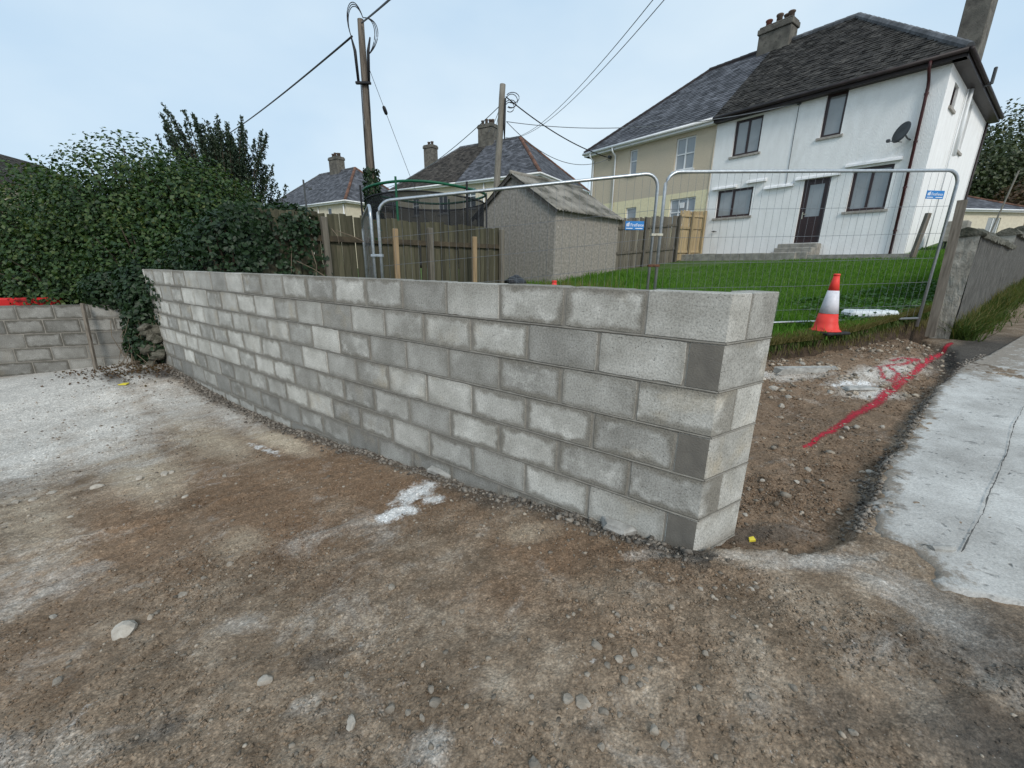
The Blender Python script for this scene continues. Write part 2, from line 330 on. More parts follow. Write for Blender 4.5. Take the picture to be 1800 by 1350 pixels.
def glass_mat(name, base, rough=0.04):
    m, n, l, b = nt(name)
    P = coords(n)
    l.new(ramp(n, l, noise(n, l, P, 1.5, 3), [(0.3, tuple(x * 0.75 for x in base)), (0.7, base)]), b.inputs['Base Color'])
    b.inputs['Roughness'].default_value = rough; b.inputs['Specular IOR Level'].default_value = 0.9
    MATS[name] = m; return m
glass_mat('pane_grey', (0.30, 0.315, 0.32)); glass_mat('pane_dark', (0.075, 0.085, 0.095)); glass_mat('pane_net', (0.33, 0.355, 0.375), 0.12)

def leaf_mat(name, cols, trans=0.25, rough=0.5, spec=0.35):
    m, n, l, b = nt(name)
    r = n.new('ShaderNodeNewGeometry').outputs['Random Per Island']
    P = coords(n)
    k = math_node(n, l, 'ADD', math_node(n, l, 'MULTIPLY', r, 0.62), math_node(n, l, 'MULTIPLY', noise(n, l, P, 0.9, 3), 0.5))
    k = math_node(n, l, 'SUBTRACT', k, 0.06, clamp=True)
    col = ramp(n, l, k, [(i / (len(cols) - 1), c) for i, c in enumerate(cols)])
    l.new(col, b.inputs['Base Color']); b.inputs['Roughness'].default_value = rough
    b.inputs['Specular IOR Level'].default_value = spec
    t = n.new('ShaderNodeBsdfTranslucent'); l.new(mix(n, l, 1.0, col, (1.25, 1.35, 0.6), 'MULTIPLY'), t.inputs['Color'])
    mx = n.new('ShaderNodeMixShader'); mx.inputs[0].default_value = trans
    l.new(b.outputs[0], mx.inputs[1]); l.new(t.outputs[0], mx.inputs[2])
    l.new(mx.outputs[0], n['Material Output'].inputs[0]); MATS[name] = m; return m
leaf_mat('leaf_hedge', [(0.008, 0.021, 0.008), (0.018, 0.044, 0.013), (0.036, 0.078, 0.020), (0.068, 0.110, 0.028), (0.110, 0.132, 0.038)])
leaf_mat('leaf_young', [(0.035, 0.070, 0.018), (0.065, 0.105, 0.026), (0.11, 0.135, 0.035), (0.15, 0.15, 0.05)])
leaf_mat('leaf_ivy', [(0.009, 0.022, 0.010), (0.017, 0.038, 0.016), (0.028, 0.058, 0.023), (0.045, 0.078, 0.032)])
leaf_mat('leaf_evergreen', [(0.010, 0.022, 0.012), (0.020, 0.038, 0.019), (0.034, 0.056, 0.027), (0.052, 0.078, 0.036)], 0.12)
leaf_mat('leaf_scrub', [(0.016, 0.026, 0.010), (0.034, 0.050, 0.017), (0.055, 0.075, 0.025), (0.080, 0.085, 0.035)], 0.15)
leaf_mat('leaf_rust', [(0.050, 0.028, 0.012), (0.090, 0.048, 0.020), (0.075, 0.065, 0.024)], 0.15)
leaf_mat('grass_blade', [(0.042, 0.105, 0.012), (0.068, 0.162, 0.017), (0.102, 0.220, 0.026), (0.165, 0.262, 0.050)], 0.35, 0.6, 0.2)
leaf_mat('grass_pale', [(0.10, 0.19, 0.03), (0.16, 0.24, 0.05), (0.22, 0.26, 0.08)], 0.35, 0.6, 0.2)
leaf_mat('verge_blade', [(0.030, 0.050, 0.014), (0.050, 0.085, 0.018), (0.085, 0.125, 0.030), (0.16, 0.15, 0.06)], 0.3, 0.65, 0.2)
leaf_mat('grass_dry', [(0.090, 0.095, 0.030), (0.17, 0.15, 0.06), (0.24, 0.20, 0.09)], 0.3, 0.7, 0.15)
leaf_mat('weed_leaf', [(0.035, 0.090, 0.020), (0.055, 0.13, 0.03), (0.085, 0.165, 0.05)], 0.25, 0.5, 0.3)

def net_mat():
    m, n, l, b = nt('trampoline_net')
    b.inputs['Base Color'].default_value = (0.012, 0.013, 0.016, 1); b.inputs['Roughness'].default_value = 0.9
    l.new(ramp(n, l, noise(n, l, coords(n), 2.0, 3), [(0.3, 0.70), (0.7, 0.84)]), b.inputs['Alpha'])
    MATS['trampoline_net'] = m
net_mat()

# ------------------------------------------------------------------ mesh helpers
def mesh_obj(name, verts, faces, mat, parent=None, smooth=False):
    me = bpy.data.meshes.new(name)
    me.from_pydata([tuple(v) for v in verts], [], [tuple(f) for f in faces])
    me.update()
    for k in (mat if isinstance(mat, (list, tuple)) else [mat]): me.materials.append(MATS[k] if isinstance(k, str) else k)
    if smooth: me.polygons.foreach_set('use_smooth', [True] * len(me.polygons))
    o = bpy.data.objects.new(name, me); COL.objects.link(o)
    if parent: o.parent = parent
    return o
def np_mesh(name, V, F, mat, parent=None, smooth=False):
    """V (n,3) float, F (m,k) int numpy arrays"""
    me = bpy.data.meshes.new(name)
    k = F.shape[1]
    me.vertices.add(len(V)); me.vertices.foreach_set('co', np.ascontiguousarray(V, np.float32).ravel())
    me.loops.add(F.size); me.loops.foreach_set('vertex_index', np.ascontiguousarray(F, np.int32).ravel())
    me.polygons.add(len(F)); me.polygons.foreach_set('loop_start', np.arange(0, F.size, k, dtype=np.int32))
    me.update(calc_edges=True)
    if smooth: me.polygons.foreach_set('use_smooth', np.ones(len(F), bool))
    for q in (mat if isinstance(mat, (list, tuple)) else [mat]): me.materials.append(MATS[q] if isinstance(q, str) else q)
    o = bpy.data.objects.new(name, me); COL.objects.link(o)
    if parent: o.parent = parent
    return o
def tag(o, label=None, cat=None, group=None, kind=None):
    if label: o['label'] = label
    if cat: o['category'] = cat
    if group: o['group'] = group
    if kind: o['kind'] = kind
    return o
def empty(name, loc, rz=0.0):
    o = bpy.data.objects.new(name, None); COL.objects.link(o)
    o.location = loc; o.rotation_euler = (0, 0, rz); o.empty_display_size = 0.2
    return o
def copy_tree(o, parent=None):
    c = o.copy(); COL.objects.link(c)
    if parent: c.parent = parent
    for ch in [x for x in bpy.data.objects if x.parent == o]: copy_tree(ch, c)
    return c

class MB:
    def __init__(s): s.v = []; s.f = []; s.m = []
    def add(s, vs, fs, mi=0):
        k = len(s.v); s.v += [tuple(v) for v in vs]; s.f += [tuple(i + k for i in f) for f in fs]; s.m += [mi] * len(fs); return s
    def box(s, a, b, mi=0):
        x0, y0, z0 = a; x1, y1, z1 = b
        return s.add([(x0, y0, z0), (x1, y0, z0), (x1, y1, z0), (x0, y1, z0), (x0, y0, z1), (x1, y0, z1), (x1, y1, z1), (x0, y1, z1)],
                     [(0, 3, 2, 1), (4, 5, 6, 7), (0, 1, 5, 4), (1, 2, 6, 5), (2, 3, 7, 6), (3, 0, 4, 7)], mi)
    def cbox(s, a, b, c=0.004, mi=0):
        """box with chamfered edges"""
        x0, y0, z0 = a; x1, y1, z1 = b; c = min(c, (x1 - x0) / 3, (y1 - y0) / 3, (z1 - z0) / 3)
        bm = bmesh.new(); bmesh.ops.create_cube(bm, size=1)
        for v in bm.verts: v.co = Vector(((x0 + x1) / 2 + v.co.x * (x1 - x0), (y0 + y1) / 2 + v.co.y * (y1 - y0), (z0 + z1) / 2 + v.co.z * (z1 - z0)))
        bmesh.ops.bevel(bm, geom=bm.edges[:], offset=c, segments=1, affect='EDGES', profile=0.5)
        bm.verts.ensure_lookup_table()
        s.add([v.co[:] for v in bm.verts], [[v.index for v in f.verts] for f in bm.faces], mi); bm.free(); return s
    def obox(s, p, q, w, h, up=(0, 0, 1), mi=0):
        """bar from p to q, width w across, height h along up"""
        p = Vector(p); q = Vector(q); d = (q - p).normalized(); upv = Vector(up)
        sd = d.cross(upv).normalized() * (w / 2); u2 = sd.cross(d).normalized() * (h / 2)
        vs = [p - sd - u2, p + sd - u2, p + sd + u2, p - sd + u2, q - sd - u2, q + sd - u2, q + sd + u2, q - sd + u2]
        return s.add(vs, [(0, 1, 2, 3), (4, 7, 6, 5), (0, 4, 5, 1), (1, 5, 6, 2), (2, 6, 7, 3), (3, 7, 4, 0)], mi)
    def tube(s, pts, r, n=8, mi=0, caps=True):
        pts = [Vector(p) for p in pts]; rs = r if isinstance(r, (list, tuple)) else [r] * len(pts)
        k0 = len(s.v); ref = Vector((0.13, 0.21, 0.97))
        for i, p in enumerate(pts):
            d = (pts[min(i + 1, len(pts) - 1)] - pts[max(i - 1, 0)]).normalized()
            if abs(d.dot(ref)) > 0.97: a = d.cross(Vector((1, 0, 0)))
            else: a = d.cross(ref)
            a.normalize(); b = d.cross(a)
            for j in range(n):
                t = 2 * math.pi * j / n; s.v.append(tuple(p + (a * math.cos(t) + b * math.sin(t)) * rs[i]))
        for i in range(len(pts) - 1):
            for j in range(n):
                s.f.append((k0 + i * n + j, k0 + i * n + (j + 1) % n, k0 + (i + 1) * n + (j + 1) % n, k0 + (i + 1) * n + j)); s.m.append(mi)
        if caps:
            s.f.append(tuple(k0 + j for j in reversed(range(n)))); s.f.append(tuple(k0 + (len(pts) - 1) * n + j for j in range(n))); s.m += [mi, mi]
        return s
    def prism(s, poly, z0, z1, mi=0):
        n = len(poly); vs = [(p[0], p[1], z0) for p in poly] + [(p[0], p[1], z1) for p in poly]
        fs = [tuple(reversed(range(n))), tuple(range(n, 2 * n))] + [(i, (i + 1) % n, n + (i + 1) % n, n + i) for i in range(n)]
        return s.add(vs, fs, mi)
    def lathe(s, prof, c=(0, 0, 0), n=24, mi=0):
        k0 = len(s.v)
        for r, z in prof:
            for j in range(n):
                t = 2 * math.pi * j / n; s.v.append((c[0] + r * math.cos(t), c[1] + r * math.sin(t), c[2] + z))
        for i in range(len(prof) - 1):
            for j in range(n):
                s.f.append((k0 + i * n + j, k0 + i * n + (j + 1) % n, k0 + (i + 1) * n + (j + 1) % n, k0 + (i + 1) * n + j)); s.m.append(mi)
        s.f.append(tuple(k0 + j for j in reversed(range(n)))); s.m.append(mi)
        s.f.append(tuple(k0 + (len(prof) - 1) * n + j for j in range(n))); s.m.append(mi)
        return s
    def build(s, name, mat, parent=None, smooth=False):
        o = mesh_obj(name, s.v, s.f, mat, parent, smooth)
        if isinstance(mat, (list, tuple)): o.data.polygons.foreach_set('material_index', s.m)
        return o

# value noise for terrain
_perm = RNG.random((256, 256))
def vnoise(x, y):
    xi = np.floor(x).astype(int); yi = np.floor(y).astype(int); fx = x - xi; fy = y - yi
    fx = fx * fx * (3 - 2 * fx); fy = fy * fy * (3 - 2 * fy)
    g = lambda a, b: _perm[a & 255, b & 255]
    return (g(xi, yi) * (1 - fx) + g(xi + 1, yi) * fx) * (1 - fy) + (g(xi, yi + 1) * (1 - fx) + g(xi + 1, yi + 1) * fx) * fy
def fbm(x, y, f, octv=4, gain=0.5):
    r = 0; a = 1; t = 0
    for i in range(octv):
        r = r + a * (vnoise(x * f + 17.3 * i, y * f + 31.7 * i) - 0.5); t += a; f *= 2.03; a *= gain
    return r / t * 2          # about -1..1
def sstep(e0, e1, x):
    t = np.clip((x - e0) / (e1 - e0), 0, 1); return t * t * (3 - 2 * t)
def polydist(x, y, poly):
    """signed distance to polygon, positive inside"""
    x = np.asarray(x, float); y = np.asarray(y, float)
    d = np.full(x.shape, 1e9); ins = np.zeros(x.shape, bool); n = len(poly)
    for i in range(n):
        ax, ay = poly[i]; bx, by = poly[(i + 1) % n]
        ex, ey = bx - ax, by - ay; t = np.clip(((x - ax) * ex + (y - ay) * ey) / (ex * ex + ey * ey), 0, 1)
        d = np.minimum(d, np.hypot(x - ax - t * ex, y - ay - t * ey))
        if ay != by:
            c = ((ay > y) != (by > y)) & (x < (bx - ax) * (y - ay) / (by - ay) + ax); ins ^= c
    return np.where(ins, d, -d)
def linedist(x, y, pts):
    d = np.full(np.shape(x), 1e9)
    for (ax, ay), (bx, by) in zip(pts[:-1], pts[1:]):
        ex, ey = bx - ax, by - ay; t = np.clip(((x - ax) * ex + (y - ay) * ey) / (ex * ex + ey * ey), 0, 1)
        d = np.minimum(d, np.hypot(x - ax - t * ex, y - ay - t * ey))
    return d

# ------------------------------------------------------------------ site geometry
DW = Vector((0.794, 0.608, 0)); DU = Vector((-0.608, 0.794, 0))      # up the hill / across the plot
W0 = Vector((0.945, 1.794, 0)); WA = -0.6284
WD = Vector((math.cos(WA), math.sin(WA), 0)); WN = Vector((-WD.y, WD.x, 0))
RE = Vector((0.845, 0.535, 0)); RN = Vector((-0.535, 0.845, 0))      # short return at the end of the wall
WTOP = 1.4; WLEN = 8.55
TRENCH = [(0.93, 1.80), (1.12, 1.765), (1.29, 1.765), (1.40, 1.72), (1.55, 1.73), (1.76, 1.82), (1.86, 1.93), (2.13, 2.13), (2.40, 2.43), (2.80, 2.73), (3.65, 3.46),
          (4.17, 3.89), (5.3, 4.74), (6.0, 5.5), (6.3, 6.5), (3.4, 5.9), (1.0, 5.3), (-6.0, 8.0), (-5.7, 6.9), (0.9, 1.95)]
SLABPOLY = [(7.81, 6.24), (6.13, 5.18), (5.3, 4.72), (4.17, 3.89), (3.66, 3.46), (2.81, 2.73), (2.41, 2.43), (2.13, 2.12), (1.85, 1.87), (1.91, 1.78), (1.93, 1.68), (1.88, 1.52), (1.87, 1.47)]
LEDGE = [(-6.4, 8.3), (-4.0, 6.3), (-1.5, 4.7), (0.6, 4.45), (1.8, 4.75), (3.0, 5.12), (3.9, 5.28), (4.6, 5.48), (5.35, 5.82), (6.0, 6.12), (6.62, 6.42)]
_dt = [-50, 0.85, 2.77, 3.94, 5.31, 6.55, 7.92, 9.0, 10.0, 12.0, 40]
_dz = [0, 0, -0.17, -0.25, -0.34, -0.32, -0.2, -0.14, -0.22, -0.24, -0.24]
SCRAPES = [(((-1.59, 1.20), (-1.35, 1.76)), 0.022), (((-2.64, 1.80), (-1.64, 3.22)), 0.018), (((-3.0, 2.1), (-1.9, 2.7)), 0.02), (((-1.32, 1.97), (-0.72, 2.34)), 0.012), (((1.2, 0.9), (2.3, 1.25)), 0.012)]
def plane_z(x, y):
    s = np.clip(0.794 * x + 0.608 * y, -20, 45); return 0.055 + 0.052 * s
def ground_z(x, y, detail=True):
    x = np.asarray(x, float); y = np.asarray(y, float)
    t = -0.608 * x + 0.794 * y
    z = plane_z(x, y) + np.interp(t, _dt, _dz)
    tr = polydist(x, y, TRENCH)
    if detail: tr = tr + 0.035 * fbm(x, y, 5, 4)
    k = sstep(-0.015, 0.05, tr)
    rise = 0.23 * sstep(1.5, 0.15, linedist(x, y, LEDGE)) * (tr > 0) * sstep(0.0, 0.5, tr)
    z = z - k * 0.10 + rise
    # hollow dug along the foot of the new wall
    wx = (x - W0.x) * WN.x + (y - W0.y) * WN.y; wu = (x - W0.x) * WD.x + (y - W0.y) * WD.y
    foot = np.exp(-(wx / 0.10) ** 2) * sstep(0.15, -0.1, wu) * (wu > -WLEN)
    z = z - 0.045 * foot * (0.6 + 0.8 * (fbm(x, y, 2.0, 3) + 0.3))
    if detail:
        for ln, hh in SCRAPES:
            (ax, ay), (bx, by) = ln; ex, ey = bx - ax, by - ay; L_ = math.hypot(ex, ey); ex, ey = ex / L_, ey / L_
            u_ = (x - ax) * ex + (y - ay) * ey; v_ = -(x - ax) * ey + (y - ay) * ex + 0.03 * fbm(x, y, 3, 3)
            w_ = sstep(-0.3, 0.2, u_) * sstep(L_ + 0.3, L_ - 0.2, u_)
            z = z + w_ * hh * (np.exp(-(v_ / 0.035) ** 2) * 0.9 - 0.5 * sstep(-0.02, 0.03, v_) * np.exp(-np.abs(v_) / 0.35))
        near = np.exp(-((x) ** 2 + (y - 2) ** 2) / 60.0)
        z = z + 0.022 * fbm(x, y, 0.9, 3) + near * (0.014 * fbm(x, y, 5, 4, 0.6) + 0.017 * np.maximum(0, fbm(x, y, 16, 3, 0.65)) + 0.008 * fbm(x, y, 30, 2))
        z = z + k * (0.045 * fbm(x, y, 3.2, 5, 0.62) + 0.026 * np.maximum(0, fbm(x, y, 12, 3)))
    return z
def gz(x, y, detail=True): return float(ground_z(np.array([x]), np.array([y]), detail)[0])
def lawn_z(x, y):
    s = np.clip(0.794 * np.asarray(x, float) + 0.608 * np.asarray(y, float), -6, 24)
    return 0.64 + 0.118 * (s - 6.18)
def lz(x, y): return float(lawn_z(x, y))
def gpt(px, py):
    """where the line of sight of a photo pixel meets the yard"""
    r = at(px, py, 1) - Vector((0, 0, CAMZ)); z = 0.1
    for i in range(14):
        p = Vector((0, 0, CAMZ)) + r * ((z - CAMZ) / r.z); z = 0.35 * z + 0.65 * gz(p.x, p.y, False)
    return p

# ------------------------------------------------------------------ ground sheet
def axis(segs):
    out = []
    for a, b, st in segs:
        n = max(1, int(round((b - a) / st))); out += list(np.linspace(a, b, n, endpoint=False))
    return np.array(out + [segs[-1][1]])
GX = axis([(-900, -60, 120), (-60, -16, 5), (-16, -8, 0.25), (-8, -3.2, 0.05), (-3.2, 2.9, 0.0185), (2.9, 7.0, 0.04), (7.0, 16, 0.25), (16, 60, 4), (60, 900, 120)])
GY = axis([(-60, -4, 8), (-4, 0.3, 0.3), (0.3, 3.2, 0.0185), (3.2, 7.0, 0.036), (7.0, 14, 0.3), (14, 60, 4), (60, 1400, 120)])
XX, YY = np.meshgrid(GX, GY); fx_, fy_ = XX.ravel(), YY.ravel()
ZZ = ground_z(fx_, fy_)
nx, ny = len(GX), len(GY)
ii = (np.arange(ny - 1)[:, None] * nx + np.arange(nx - 1)[None, :]).ravel()
GF = np.stack([ii, ii + 1, ii + 1 + nx, ii + nx], 1)
GV = np.stack([fx_, fy_, ZZ], 1)
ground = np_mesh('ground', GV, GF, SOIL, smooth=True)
tag(ground, 'bare grey-brown compacted earth of the yard strewn with grit and dust', 'ground', kind='structure')

def blob(chan, px, py, rx, ry, ang=0, amp=1.0):
    """soft patch on the yard: survey pixel, radii in metres"""
    p = gpt(px, py); c, s = math.cos(ang), math.sin(ang)
    dx, dy = fx_ - p.x, fy_ - p.y
    u = (dx * c + dy * s) / rx; v = (-dx * s + dy * c) / ry
    chan[:] = np.maximum(chan, amp * np.exp(-(u * u + v * v) ** 1.4 * 0.7))
N0 = lambda: np.zeros(len(fx_))
dust, brown, tan, chalk, dark, trm = N0(), N0(), N0(), N0(), N0(), N0()
wa = WA
for a in [(60, 690, 2.2, 1.0, wa, 1), (180, 650, 1.6, .7, wa, .95), (0, 790, 1.3, .75, wa, .85), (150, 745, 1.5, .6, wa, .8), (310, 705, 1.2, .35, wa, .7), (400, 730, .9, .2, wa, .62),
          (40, 1010, .5, .3, wa, .3), (90, 1300, .12, .07, 0, .3), (20, 1330, .18, .1, 0, .4), (560, 945, .2, .14, 0, .32), (640, 930, .25, .12, wa, .34), (430, 1100, .12, .06, 0, .36), (760, 1310, .08, .05, 0, .36),
          (1450, 985, .35, .05, 0, .4), (1290, 975, .25, .04, 0, .36), (1150, 975, .2, .035, 0, .35), (1660, 1080, .14, .3, .2, .48), (1700, 1160, .16, .22, 0, .36), (1560, 1150, .2, .14, 0, .3), (540, 1240, .1, .05, 0, .3),
          (1370, 660, .55, .12, 0, .6), (1560, 650, .8, .15, .4, .72), (1530, 690, .3, .12, 0, .8), (620, 1075, .3, .2, 0, .2)]: blob(dust, *a)
for a in [(600, 830, 1.4, .35, wa, .85), (430, 880, 1.2, .38, wa, .9), (250, 930, 1.0, .35, wa, .75), (690, 795, .9, .28, wa, .9), (960, 965, .35, .25, wa, .75), (1050, 960, .4, .16, wa, .7), (880, 1050, .3, .2, 0, .55),
          (120, 1010, .7, .3, wa, .6), (60, 1130, .5, .25, wa, .55), (1000, 1090, .3, .14, 0, .4), (1230, 1010, .35, .1, 0, .5), (1130, 1130, .25, .14, 0, .4)]: blob(brown, *a)
for a in [(490, 775, .6, .12, wa, .85), (560, 755, .4, .1, wa, .7), (360, 770, 1.0, .2, wa, .65), (250, 830, 1.0, .25, wa, .52), (420, 955, .22, .15, wa, .5), (930, 935, .18, .1, 0, .45), (60, 920, .9, .2, wa, .45)]: blob(tan, *a)
for a in [(730, 868, .16, .10, 1.0, 1), (700, 905, .13, .075, .4, .9), (765, 880, .08, .06, 0, .8), (680, 913, .08, .05, 0, .75), (465, 790, .32, .04, wa, .62), (1500, 675, .3, .07, 0, .62)]: blob(chalk, *a)
for a in [(560, 1160, .08, .05, 0, .5), (300, 1275, .06, .05, 0, .5), (250, 1290, .05, .04, 0, .45), (600, 1290, .06, .04, 0, .4), (1040, 1285, .05, .04, 0, .4), (970, 1240, .04, .03, 0, .4), (860, 880, .25, .10, wa, .5), (1770, 1150, .35, .3, 0, .62), (1790, 1330, .3, .2, 0, .6),
          (200, 660, .7, .12, wa, .62), (300, 655, .7, .25, 0, .8), (1340, 935, .25, .10, 0, .6), (1720, 615, 1.4, .35, .6, .9), (1400, 625, 1.4, .12, .2, .6), (1500, 1270, .3, .12, 0, .3)]: blob(dark, *a)
trm = sstep(0.0, 0.12, polydist(fx_, fy_, TRENCH))
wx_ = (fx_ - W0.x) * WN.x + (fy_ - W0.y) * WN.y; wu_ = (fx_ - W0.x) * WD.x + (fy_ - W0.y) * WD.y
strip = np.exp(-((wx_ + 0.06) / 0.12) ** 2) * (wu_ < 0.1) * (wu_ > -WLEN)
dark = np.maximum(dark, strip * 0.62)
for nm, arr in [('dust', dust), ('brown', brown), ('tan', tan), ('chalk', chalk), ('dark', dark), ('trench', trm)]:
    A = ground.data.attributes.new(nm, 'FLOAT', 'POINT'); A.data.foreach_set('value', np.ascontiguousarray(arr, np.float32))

# red sprayed setting-out line and loop: the ground faces under the paint, lifted 3 mm
def gp2(x, y):
    p = gpt(x, y); return (p.x, p.y)
LINE = [gp2(*q) for q in [(1413, 790), (1470, 752), (1530, 718), (1558, 692), (1600, 660), (1672, 603)]]
LOOP = [gp2(*q) for q in [(1545, 645), (1553, 662), (1568, 669), (1580, 658), (1572, 648), (1560, 640)]]
TAIL = [gp2(*q) for q in [(1532, 644), (1560, 641), (1590, 640), (1617, 634), (1595, 632), (1566, 634)]]
d1 = linedist(fx_, fy_, LINE); d2 = np.minimum(linedist(fx_, fy_, LOOP) * 1.5, linedist(fx_, fy_, TAIL) * 1.9)
lt = np.clip(((fx_ - LINE[0][0]) * (LINE[-1][0] - LINE[0][0]) + (fy_ - LINE[0][1]) * (LINE[-1][1] - LINE[0][1])) / ((LINE[-1][0] - LINE[0][0]) ** 2 + (LINE[-1][1] - LINE[0][1]) ** 2), 0, 1)
lw_ = np.interp(lt, [0, 0.12, 0.25, 0.42, 0.55, 1.0], [0.026, 0.040, 0.062, 0.066, 0.044, 0.040])
paint = np.maximum(1.0 - d1 / lw_, 0.72 - d2 / 0.085)
pf = GF[(paint[GF] > -0.9).any(axis=1)]
used, inv = np.unique(pf.ravel(), return_inverse=True)
PV = GV[used].copy(); PV[:, 2] += 0.004
pm = np_mesh('paint_mark', PV, inv.reshape(pf.shape), PAINT, smooth=True)
A = pm.data.attributes.new('paint', 'FLOAT', 'POINT'); A.data.foreach_set('value', np.ascontiguousarray(paint[used], np.float32))
tag(pm, 'red spray-painted line with a loop across the excavated earth', 'paint mark')

# ------------------------------------------------------------------ road slab
def make_slab():
    edge = []
    P = [Vector((a, b, 0)) for a, b in SLABPOLY]
    for a, b in zip(P[:-1], P[1:]):
        n = max(2, int((b - a).length / 0.035))
        for i in range(n):
            q = a.lerp(b, i / n); edge.append((q.x, q.y))
    edge.append(SLABPOLY[-1])
    e = np.array(edge); jag = fbm(e[:, 0], e[:, 1], 5, 5, 0.72) * 0.13; jag[0] = jag[-1] = 0
    near = [(1.87, 1.47)]; far = [(45.0, 36.0)]
    # strips from the broken edge outward to the right
    rows = 46; k = (np.linspace(0, 1, rows) ** 1.7)
    out = []
    n = len(e)
    for i, (x, y) in enumerate(e):
        s = i / (n - 1)            # 0 = far up hill, 1 = near
        tx, ty = (26.0 + (1 - s) * 26, 12.0 * (1 - s) ** 1.0 + (1 - s) * 22 - 7.6 * s)
        ln = math.hypot(tx - x, ty - y); sx_, sy_ = (tx - x) / ln, (ty - y) / ln; kk = k + jag[i] / ln * np.exp(-k * ln / 0.25)
        out.append(np.stack([x + (tx - x) * kk, y + (ty - y) * kk], 1))
    G = np.array(out); e = G[:, 0, :]; X, Y = G[..., 0], G[..., 1]
    Z = plane_z(X, Y) + 0.016 + 0.006 * fbm(X, Y, 1.5, 3)
    Z[:, 0] -= 0.02
    V = np.stack([X.ravel(), Y.ravel(), Z.ravel()], 1)
    i0 = (np.arange(n - 1)[:, None] * rows + np.arange(rows - 1)[None, :]).ravel()
    F = np.stack([i0, i0 + rows, i0 + rows + 1, i0 + 1], 1)
    # broken vertical edge and near edge
    low = V[np.arange(n) * rows].copy(); low[:, 2] -= 0.16; low[:, 0] += 0.02 * np.random.default_rng(3).random(n)
    kb = len(V); V = np.vstack([V, low]); a = np.arange(n - 1) * rows
    F = np.vstack([F, np.stack([a, kb + np.arange(n - 1), kb + np.arange(1, n), a + rows], 1)])
    lo2 = V[(n - 1) * rows + np.arange(rows)].copy(); lo2[:, 2] -= 0.16; kc = len(V); V = np.vstack([V, lo2]); b = (n - 1) * rows + np.arange(rows - 1)
    F = np.vstack([F, np.stack([b, kc + np.arange(rows - 1), kc + np.arange(1, rows), b + 1], 1)])
    o = np_mesh('road', V, F, SLAB)
    dd = linedist(V[:, 0], V[:, 1], [tuple(q) for q in e[::3]])
    dirt = 0.85 * np.exp(-(dd / 0.11) ** 1.0)
    dirt = np.maximum(dirt, 0.8 * np.exp(-(linedist(V[:, 0], V[:, 1], [(7.9, 6.3), (6.13, 5.28), (5.2, 4.75)]) / 0.75) ** 2))
    A = o.data.attributes.new('dirt', 'FLOAT', 'POINT'); A.data.foreach_set('value', np.ascontiguousarray(dirt, np.float32))
    return o
road = tag(make_slab(), 'pale weathered concrete road with a broken crumbling edge', 'road', kind='structure')
# crack lying in the slab: a thin recessed-looking dark seam built as its own strip
def make_crack():
    pts = []
    for (x, y) in [(1800, 715), (1782, 745), (1770, 800), (1745, 850), (1735, 880), (1718, 920), (1700, 955), (1685, 975)]:
        r = at(x, y, 1) - Vector((0, 0, CAMZ)); s = 0.794 * r.x + 0.608 * r.y
        t = (0.075 - CAMZ) / (r.z - 0.052 * s); pts.append(Vector((0, 0, CAMZ)) + r * t)
    fine = []
    for a, b in zip(pts[:-1], pts[1:]):
        n = max(3, int((b - a).length / 0.03))
        for i in range(n): fine.append(a.lerp(b, i / n))
    V = []; F = []
    for i, p in enumerate(fine):
        j = 0.05 * float(fbm(np.array([p.x]), np.array([p.y]), 7, 4, 0.7)[0]); w = 0.0015 + 0.006 * random.random() ** 2
        z = float(plane_z(p.x, p.y)) + 0.026
        V += [(p.x - w + j, p.y + j, z), (p.x + w + j, p.y + j, z)]
        if i: k = 2 * i; F.append((k - 2, k - 1, k + 1, k))
    o = mesh_obj('crack', V, F, 'fascia_crack', road); return o
basic('fascia_crack', (0.10, 0.098, 0.09), (0.055, 0.053, 0.05), 12, 0.95, 0.2, 60)
make_crack()

